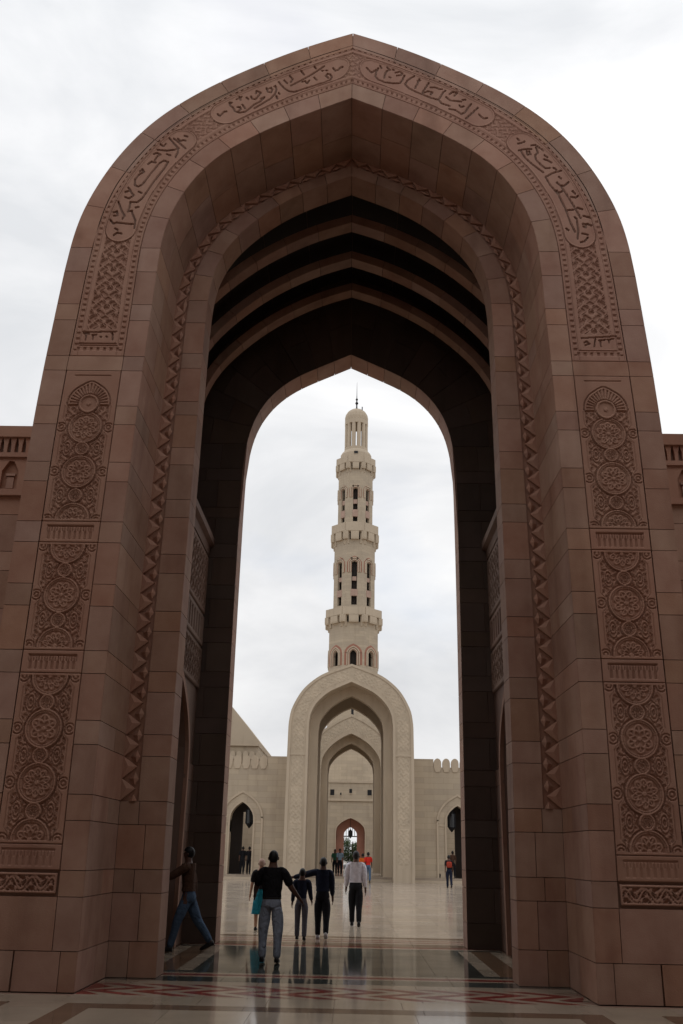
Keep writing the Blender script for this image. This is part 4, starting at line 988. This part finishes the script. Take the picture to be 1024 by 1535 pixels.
def person(x, y, H, face, label, shirt, trousers, pose, sleeve='short', hair='short', z0=0, scarf=None, skirt=None, bag=None, shoe=None, group=None, build=1.0, simple=False, hairmat=None, skinmat=None):
    hairm_ = hairmat or hairm; skin_ = skinmat or skin
    """figure facing local +Y; face = heading (0 = away from camera)"""
    g = empty('person', (x, y, z0), label, 'person', group, rz=face)
    k = H/1.72; b = build
    P = dict(la=-12, ra=12, le=10, re=10, ll=-16, rl=16, lk=5, rk=20, lout=4, rout=4, lean=2, turn=0); P.update(pose)
    D = math.radians
    def rotx(v, a): # swing forward (+Y) by a deg
        c, s = math.cos(D(a)), math.sin(D(a)); return Vector((v[0], v[1]*c-v[2]*s, v[1]*s+v[2]*c))
    nd = {}; ed = []
    hipz = .53*H*(1 if abs(P['ll'])+abs(P['rl']) < 20 else .985)
    nd['pel'] = (0,0,hipz,.088*k*b,.075*k*b); ly = math.tan(D(P['lean']))
    nd['wai'] = (0,ly*.08*H,.61*H,.095*k*b,.075*k*b); nd['che'] = (0,ly*.2*H,.73*H,.135*k*b,.095*k*b)
    nd['nb'] = (0,ly*.28*H,.81*H,.075*k,.06*k); nd['nk'] = (0,ly*.31*H+.005,.845*H,.052*k)
    nd['jaw'] = (0,ly*.34*H+.015*k,.885*H,.062*k,.066*k); nd['hd'] = (0,ly*.34*H+.008*k,.93*H,.074*k,.085*k); nd['top'] = (0,ly*.34*H,.968*H,.055*k,.062*k)
    nd['nos'] = (0,ly*.34*H+.095*k,.905*H,.014*k,.018*k)
    ed += [('pel','wai'),('wai','che'),('che','nb'),('nb','nk'),('nk','jaw'),('jaw','hd'),('hd','top'),('hd','nos')]
    hands = {}
    for s, pre in ((-1,'l'),(1,'r')):
        sh = Vector((s*.108*H*(.85+.15*b), ly*.27*H, .800*H)); a = P[pre+'a']; out = P[pre+'out']
        d = Vector((0,0,-1)); d = rotx(d, a); d = Vector((d.x+s*math.sin(D(out)), d.y, d.z*math.cos(D(out)))).normalized()
        if pre+'dir' in P: d = Vector(P[pre+'dir']).normalized()
        el = sh+d*.172*H; d2 = rotx(d, P[pre+'e']) if pre+'dir2' not in P else Vector(P[pre+'dir2']).normalized()
        wr = el+d2*.145*H; hd = wr+d2*.045*H
        nd[pre+'s'] = (*sh, .046*k*b); nd[pre+'el'] = (*el, .040*k*b); nd[pre+'um'] = (*((sh+el)/2), .048*k*b); nd[pre+'wr'] = (*wr, .026*k); nd[pre+'h'] = (*hd, .032*k, .018*k)
        ed += [('nb',pre+'s'),(pre+'s',pre+'um'),(pre+'um',pre+'el'),(pre+'el',pre+'wr'),(pre+'wr',pre+'h')]
        if not simple:
            side = Vector((0,1,0)) if abs(d2.z) > .5 else Vector((0,0,1))
            side = (side-d2*side.dot(d2)).normalized()
            for f in range(4):
                L1 = (.036,.042,.040,.032)[f]*k; o = side*(1.5-f)*.017*k
                p1 = hd+d2*.040*k+o; p2 = p1+(d2*L1)+Vector((-s*.006*k,0,0)); p3 = p2+(d2*L1*.8)+Vector((-s*.016*k,0,0))
                nd['%sf%d1'%(pre,f)] = (*p1,.009*k); nd['%sf%d2'%(pre,f)] = (*p2,.0085*k); nd['%sf%d3'%(pre,f)] = (*p3,.0065*k)
                ed += [(pre+'h','%sf%d1'%(pre,f)),('%sf%d1'%(pre,f),'%sf%d2'%(pre,f)),('%sf%d2'%(pre,f),'%sf%d3'%(pre,f))]
            t1 = hd+side*.036*k+Vector((-s*.008*k,0,0)); t2 = t1+side*.012*k+d2*.034*k
            nd[pre+'t1'] = (*t1,.011*k); nd[pre+'t2'] = (*t2,.008*k); ed += [(pre+'wr',pre+'t1'),(pre+'t1',pre+'t2')]
        hp = Vector((s*.052*H, 0, hipz-.02*H)); la = P[pre+'l']
        dl = rotx(Vector((s*P.get('spread',.02),0,-1)), la).normalized(); kn = hp+dl*.245*H; dk = rotx(Vector((0,0,-1)), la-P[pre+'k'])
        an = kn+dk*.245*H
        nd[pre+'hp'] = (*hp,.066*k*b,.072*k*b); nd[pre+'th'] = (*((hp+kn)/2),.066*k*b); nd[pre+'kn'] = (*kn,.05*k); nd[pre+'ca'] = (*(kn*.65+an*.35+Vector((0,-.01*k,0))),.05*k); nd[pre+'an'] = (*an,.034*k)
        pitch = la-P[pre+'k']; fd = rotx(Vector((0,1,0)), min(5, pitch*.6)); fd = fd.normalized(); toe = an+fd*.085*H+Vector((0,0,-.028*H))
        nd[pre+'to'] = (*toe,.028*k,.02*k); nd[pre+'he'] = (*(an+Vector((0,-.01,-.022*H))-fd*.012*H),.032*k)
        ed += [('pel',pre+'hp'),(pre+'hp',pre+'th'),(pre+'th',pre+'kn'),(pre+'kn',pre+'ca'),(pre+'ca',pre+'an'),(pre+'an',pre+'he'),(pre+'he',pre+'to')]
        hands[pre] = (an, toe, fd)
    # drop so the lowest foot touches the ground
    mz = min(min(nd[q][2]-.03*k for q in ('lhe','rhe')), min(nd[q][2]-.024*k for q in ('lto','rto')))
    nd = {q:(v[0],v[1],v[2]-mz+.006)+tuple(v[3:]) for q,v in nd.items()}
    body = skinmesh('body', nd, ed, 'pel', skin_, g, 1)
    sub = lambda keys, gr: {q:tuple(nd[q][:3])+tuple(r+gr*k for r in nd[q][3:]) for q in keys}
    def eds(keys): return [e for e in ed if e[0] in keys and e[1] in keys]
    # shirt
    up_ = ['pel','wai','che','nb','ls','lum','lel','rs','rum','rel']
    gr = .018
    if sleeve == 'long': up_ += ['lwr','rwr']
    sk = sub(up_, gr); sk['wai'] = (*sk['wai'][:3], .122*k*b, .098*k*b); sk['pel'] = (*sk['pel'][:2], sk['pel'][2]-.01*H, .132*k*b, .112*k*b)
    sk['nb'] = (*sk['nb'][:3], .082*k, .066*k)
    if sleeve == 'short':
        for pre in 'lr': u = nd[pre+'um']; e2 = nd[pre+'el']; sk[pre+'el'] = (*[u[i]*.08+e2[i]*.92 for i in range(3)], .058*k*b)
    skinmesh('shirt', sk, eds(up_), 'che', shirt, g, 1)
    if skirt is None:
        lw = ['pel']+[pre+q for pre in 'lr' for q in ('hp','th','kn','ca','an')]
        lw.append('wai'); tk = sub(lw, .016); tk['pel'] = (*tk['pel'][:3], .118*k*b, .10*k*b); tk['lhp'] = (*tk['lhp'][:3], .088*k*b, .098*k*b); tk['rhp'] = (*tk['rhp'][:3], .088*k*b, .098*k*b); tk['wai'] = (tk['wai'][0], tk['wai'][1], tk['pel'][2]+.045*H, .118*k*b, .098*k*b)
        for pre in 'lr':
            tk[pre+'an'] = (*tk[pre+'an'][:2], tk[pre+'an'][2]-.012*H, .058*k); tk[pre+'ca'] = (*tk[pre+'ca'][:3], .064*k); tk[pre+'kn'] = (*tk[pre+'kn'][:3], .070*k*b); tk[pre+'th'] = (*tk[pre+'th'][:3], .085*k*b)
        skinmesh('trousers', tk, eds(lw), 'pel', trousers, g, 1)
    else:
        m = MB(); n = 20; vs = []; fs = []; zz = [.60,.52,.42,.30,.24]; rr = [.115,.155,.175,.20,.215]
        for z, r in zip(zz, rr):
            for q in range(n):
                a = 2*math.pi*q/n; w_ = 1+.05*math.sin(a*5+z*9); vs.append((r*k*w_*math.cos(a), r*k*.85*w_*math.sin(a), z*H))
        fs = [(i*n+q, (i+1)*n+q, (i+1)*n+(q+1)%n, i*n+(q+1)%n) for i in range(len(zz)-1) for q in range(n)]
        m.add(vs, fs); addlocal(m, 'skirt', skirt, g)
    if skirt is None:   # seat and waistband of the trousers
        m = MB(); n = 18; vs = []; hz = nd['pel'][2]; rows_ = ((.052,.118,.088),(.035,.126,.096),(0,.136,.110),(-.03,.143,.116),(-.06,.142,.112),(-.075,.132,.10))
        for dz, rx, ry in rows_:
            for q in range(n):
                a = 2*math.pi*q/n; vs.append((rx*k*b*math.cos(a), ry*k*b*math.sin(a)-.006, hz+dz*H*.9))
        fs = [(i*n+q, (i+1)*n+q, (i+1)*n+(q+1)%n, i*n+(q+1)%n) for i in range(len(rows_)-1) for q in range(n)]+[tuple((len(rows_)-1)*n+q for q in range(n-1,-1,-1))]
        m.add(vs, fs); addlocal(m, 'trouser_seat', trousers, g, True)
    # shirt tail
    m = MB(); n = 18; vs = []; hz = nd['wai'][2]; rows_ = ((.10,.120,.092),(.05,.128,.098),(0,.134,.104),(-.035,.139,.110),(-.058,.141,.113))
    for dz, rx, ry in rows_:
        for q in range(n):
            a = 2*math.pi*q/n; w_ = 1+.012*math.sin(a*6+dz*50); vs.append((nd['wai'][0]+rx*k*b*w_*math.cos(a), nd['wai'][1]+ry*k*b*w_*math.sin(a), hz+dz*H*.85))
    fs = [(i*n+q, (i+1)*n+q, (i+1)*n+(q+1)%n, i*n+(q+1)%n) for i in range(len(rows_)-1) for q in range(n)]
    m.add(vs, fs); addlocal(m, 'shirt_tail', shirt, g, True)
    # shoes
    for pre in 'lr':
        he = Vector(nd[pre+'he'][:3]); to = Vector(nd[pre+'to'][:3]); d = (to-he); d.z *= 1; L = d.length; dn = d.normalized(); sd_ = dn.cross(Vector((0,0,1))).normalized(); u_ = sd_.cross(dn)
        m = MB(); rows_ = [(-.16,.030,.055),(0,.042,.072),(.35,.044,.062),(.7,.05,.045),(1.05,.046,.036),(1.28,.028,.022)]; n = 10; vs = []
        for t_, w_, h_ in rows_:
            c = he+dn*L*t_
            for q in range(n):
                a = 2*math.pi*q/n; vs.append(tuple(c+sd_*w_*k*math.cos(a)+u_*(max(-.028*k, h_*k*math.sin(a)))))
        fs = [(i*n+q, i*n+(q+1)%n, (i+1)*n+(q+1)%n, (i+1)*n+q) for i in range(len(rows_)-1) for q in range(n)]+[tuple(range(n-1,-1,-1)), tuple((len(rows_)-1)*n+q for q in range(n))]
        m.add(vs, fs); addlocal(m, 'shoe', shoe or shoem, g, True)
    hc = Vector(nd['hd'][:3])
    if scarf is None:
        m = MB(); n = 16; vs = []; fs = []; rows_ = 9
        for i in range(rows_+1):
            ph = math.pi*.80*i/rows_; tp = 1+.05*max(0, ph/math.pi-.55)/.25
            for q in range(n):
                a = 2*math.pi*q/n; front = max(0, math.sin(a)); pe = min(ph, math.pi*.80 if front < .25 else math.pi*(.42))
                r = .094*k*tp*(1+.02*math.sin(a*7+i*2)); vs.append((hc.x+r*.90*math.sin(pe)*math.cos(a), hc.y-.004*k+r*1.12*math.sin(pe)*math.sin(a), hc.z+.006*k+r*1.12*math.cos(pe)))
        fs = [(i*n+q, (i+1)*n+q, (i+1)*n+(q+1)%n, i*n+(q+1)%n) for i in range(rows_) for q in range(n)]
        m.add(vs, fs); addlocal(m, 'hair', hairm_, g, True)
        for s in (-1, 1):
            m = MB(); m.lathe([(.004,-.03*k),(.014*k,-.015*k),(.016*k,.012*k),(.005,.028*k)], (hc.x+s*.082*k, hc.y+.004*k, hc.z-.022*k), 8); addlocal(m, 'ear', skin, g, True)
        for s in (-1, 1):
            m = MB(); m.lathe([(.002,-.007*k),(.009*k,-.003*k),(.009*k,.003*k),(.002,.007*k)], (hc.x+s*.028*k, hc.y+.084*k, hc.z-.012*k), 8); addlocal(m, 'eye', hairm, g, True)
    else:
        m = MB(); n = 18; vs = []; z_ = nd['hd'][2]
        for dz, rx, ry, oy in ((.108,.02,.02,0),(.09,.075,.08,0),(.04,.102,.11,0),(-.03,.10,.105,0),(-.09,.085,.09,-.005),(-.15,.14,.11,-.01),(-.24,.215,.135,-.015),(-.42,.20,.135,-.02),(-.62,.19,.15,-.03)):
            for q in range(n):
                a = 2*math.pi*q/n; w_ = 1+.04*math.sin(a*4+dz*20); vs.append((hc.x+rx*k*w_*math.cos(a), hc.y+oy+ry*k*w_*math.sin(a), z_+dz*k))
        fs = [(i*n+q, (i+1)*n+q, (i+1)*n+(q+1)%n, i*n+(q+1)%n) for i in range(8) for q in range(n)]+[tuple(range(n))]
        m.add(vs, fs); addlocal(m, 'headscarf', scarf, g, True)
    if bag is not None:
        m = MB(); z_ = nd['che'][2]; m.add(*rbox(0, -.17*k, z_-.06, .15*k, .07*k, .16*k)); addlocal(m, 'backpack', bag, g, True)
    if pose.get('belt'):
        m = MB(); m.lathe([(.140*k*b,-.012),(.143*k*b,0),(.140*k*b,.012)], (0,0,nd['pel'][2]+.022*H), 20); o = addlocal(m, 'belt', shoem, g); o.scale = (1,.82,1)
    return g
def rbox(x,y,z,a,b,c):
    vs = []; fs = []; n = 12
    for i, (s, dz) in enumerate(((.6,-1),(1,-.8),(1.03,0),(1,.75),(.65,1))):
        for q in range(n):
            t_ = 2*math.pi*q/n; cx_ = math.copysign(abs(math.cos(t_))**.5, math.cos(t_)); sy__ = math.copysign(abs(math.sin(t_))**.5, math.sin(t_)); vs.append((x+a*s*cx_, y+b*s*sy__, z+c*dz))
    fs = [(i*n+q,i*n+(q+1)%n,(i+1)*n+(q+1)%n,(i+1)*n+q) for i in range(4) for q in range(n)]+[tuple(range(n-1,-1,-1)), tuple(4*n+q for q in range(n))]
    return vs, fs
def addlocal(mb, name, m, parent, smooth=False):
    me = bpy.data.meshes.new(name); me.from_pydata(mb.v, [], mb.f); me.materials.append(m)
    if smooth:
        for p in me.polygons: p.use_smooth = True
    o = bpy.data.objects.new(name, me); COL.objects.link(o); o.parent = parent; return o

person(-1.12, 16.15, 1.665, 0, 'man in dark shirt and pale jeans walking away, nearest of the family group', blackc, jeans,
       dict(ll=4, rl=-3, lk=3, rk=5, rdir=(.44,.08,-.88), rdir2=(.50,.45,-.62), ldir=(-.30,.35,-.88), ldir2=(-.15,.80,-.45), belt=True, lean=1, spread=.09), build=1.16)
person(-1.88, 22.3, 1.50, 0, 'woman in teal knee-length skirt and black top, left of the man in pale jeans', blackc, None,
       dict(la=4, le=6, lout=9, ra=2, ll=8, rl=-8, rk=14), scarf=None, skirt=teal, sleeve='short', hairmat=beigecl, skinmat=palesk)
person(-.84, 20.3, 1.34, 0, 'child in dark top and grey trousers, under the arm of the dark-clothed man', navy, greyc, dict(ll=6, rl=-6, rk=8, ra=14, la=4, re=30, le=26, lout=7, rout=7), build=.95, sleeve='long')
person(-.42, 20.7, 1.56, 0, 'man in all dark clothes with white-soled shoes, one arm over the child', navy, blackc,
       dict(ll=10, rl=-12, rk=20, ldir=(-.80,.18,-.22), ldir2=(-.95,.1,-.20), ra=6, re=14), sleeve='long', shoe=shoew, build=1.14)
person(.29, 24.4, 1.71, 0, 'man in white shirt and black trousers walking alone ahead of the family', white, blackc, dict(ll=8, rl=-9, rk=12, ra=-8, la=8, re=14, lout=5, rout=5, spread=-.01), sleeve='long', build=1.18)
person(-2.74, 17.65, 1.74, math.radians(90), 'man in brown shirt and blue jeans striding into the left side doorway', brownc, jeansd,
       dict(ll=22, rl=-24, lk=8, rk=14, ldir=(-.1,.85,-.55), ldir2=(0,.95,-.25), ra=-16, re=12, lean=4), sleeve='long', build=1.1)
# far figures
person(1.20, 60.3, 1.74, 0, 'person in red shirt and blue jeans at the foot of the far arch', redc, jeansd, dict(ll=6, rl=-6), simple=True)
person(.88, 61.2, 1.66, 0, 'person in orange top half hidden beside the one in red', orangec, greyc, dict(ll=4, rl=-6), simple=True)
person(-.62, 65.5, 1.66, math.pi, 'person in light blue top and dark trousers walking under the far arch', bluec, blackc, dict(ll=8, rl=-8), z0=.28, simple=True)
person(-.98, 66.4, 1.62, math.pi, 'person in dark green top close behind the one in light blue', greenc, blackc, dict(ll=6, rl=-8), z0=.28, simple=True)
person(-2.35, 79.0, 1.66, math.pi, 'small distant figure in dark clothes beyond the far arch, left of its opening', greyc, brownc, dict(ll=8, rl=-8), z0=.28, simple=True)
person(5.55, 53.8, 1.66, 0, 'person in dark clothes carrying a bright red pack, walking toward the right courtyard wall', blackc, navy, dict(ll=7, rl=-9, ra=10, la=-14), bag=cloth('dull_red_cloth', (.34,.05,.03)), simple=True)
person(5.75, 62.9, 1.68, 0, 'dark figure in front of the right doorway, left of its opening', blackc, blackc, dict(ll=5, rl=-5), z0=.28, simple=True)
person(6.75, 63.3, 1.64, 0, 'figure in dark maroon clothes inside the right arched doorway', brownc, blackc, dict(ll=5, rl=-5), z0=.28, simple=True)
person(-6.95, 63.3, 1.66, 0, 'figure in black inside the left arched doorway, left of the pair', blackc, blackc, dict(ll=5, rl=-5), z0=.28, simple=True, build=1.2, group='pair in the left doorway')
person(-6.52, 63.2, 1.66, 0, 'figure in black inside the left arched doorway, right of the pair', blackc, blackc, dict(ll=5, rl=-5), z0=.28, simple=True, group='pair in the left doorway')
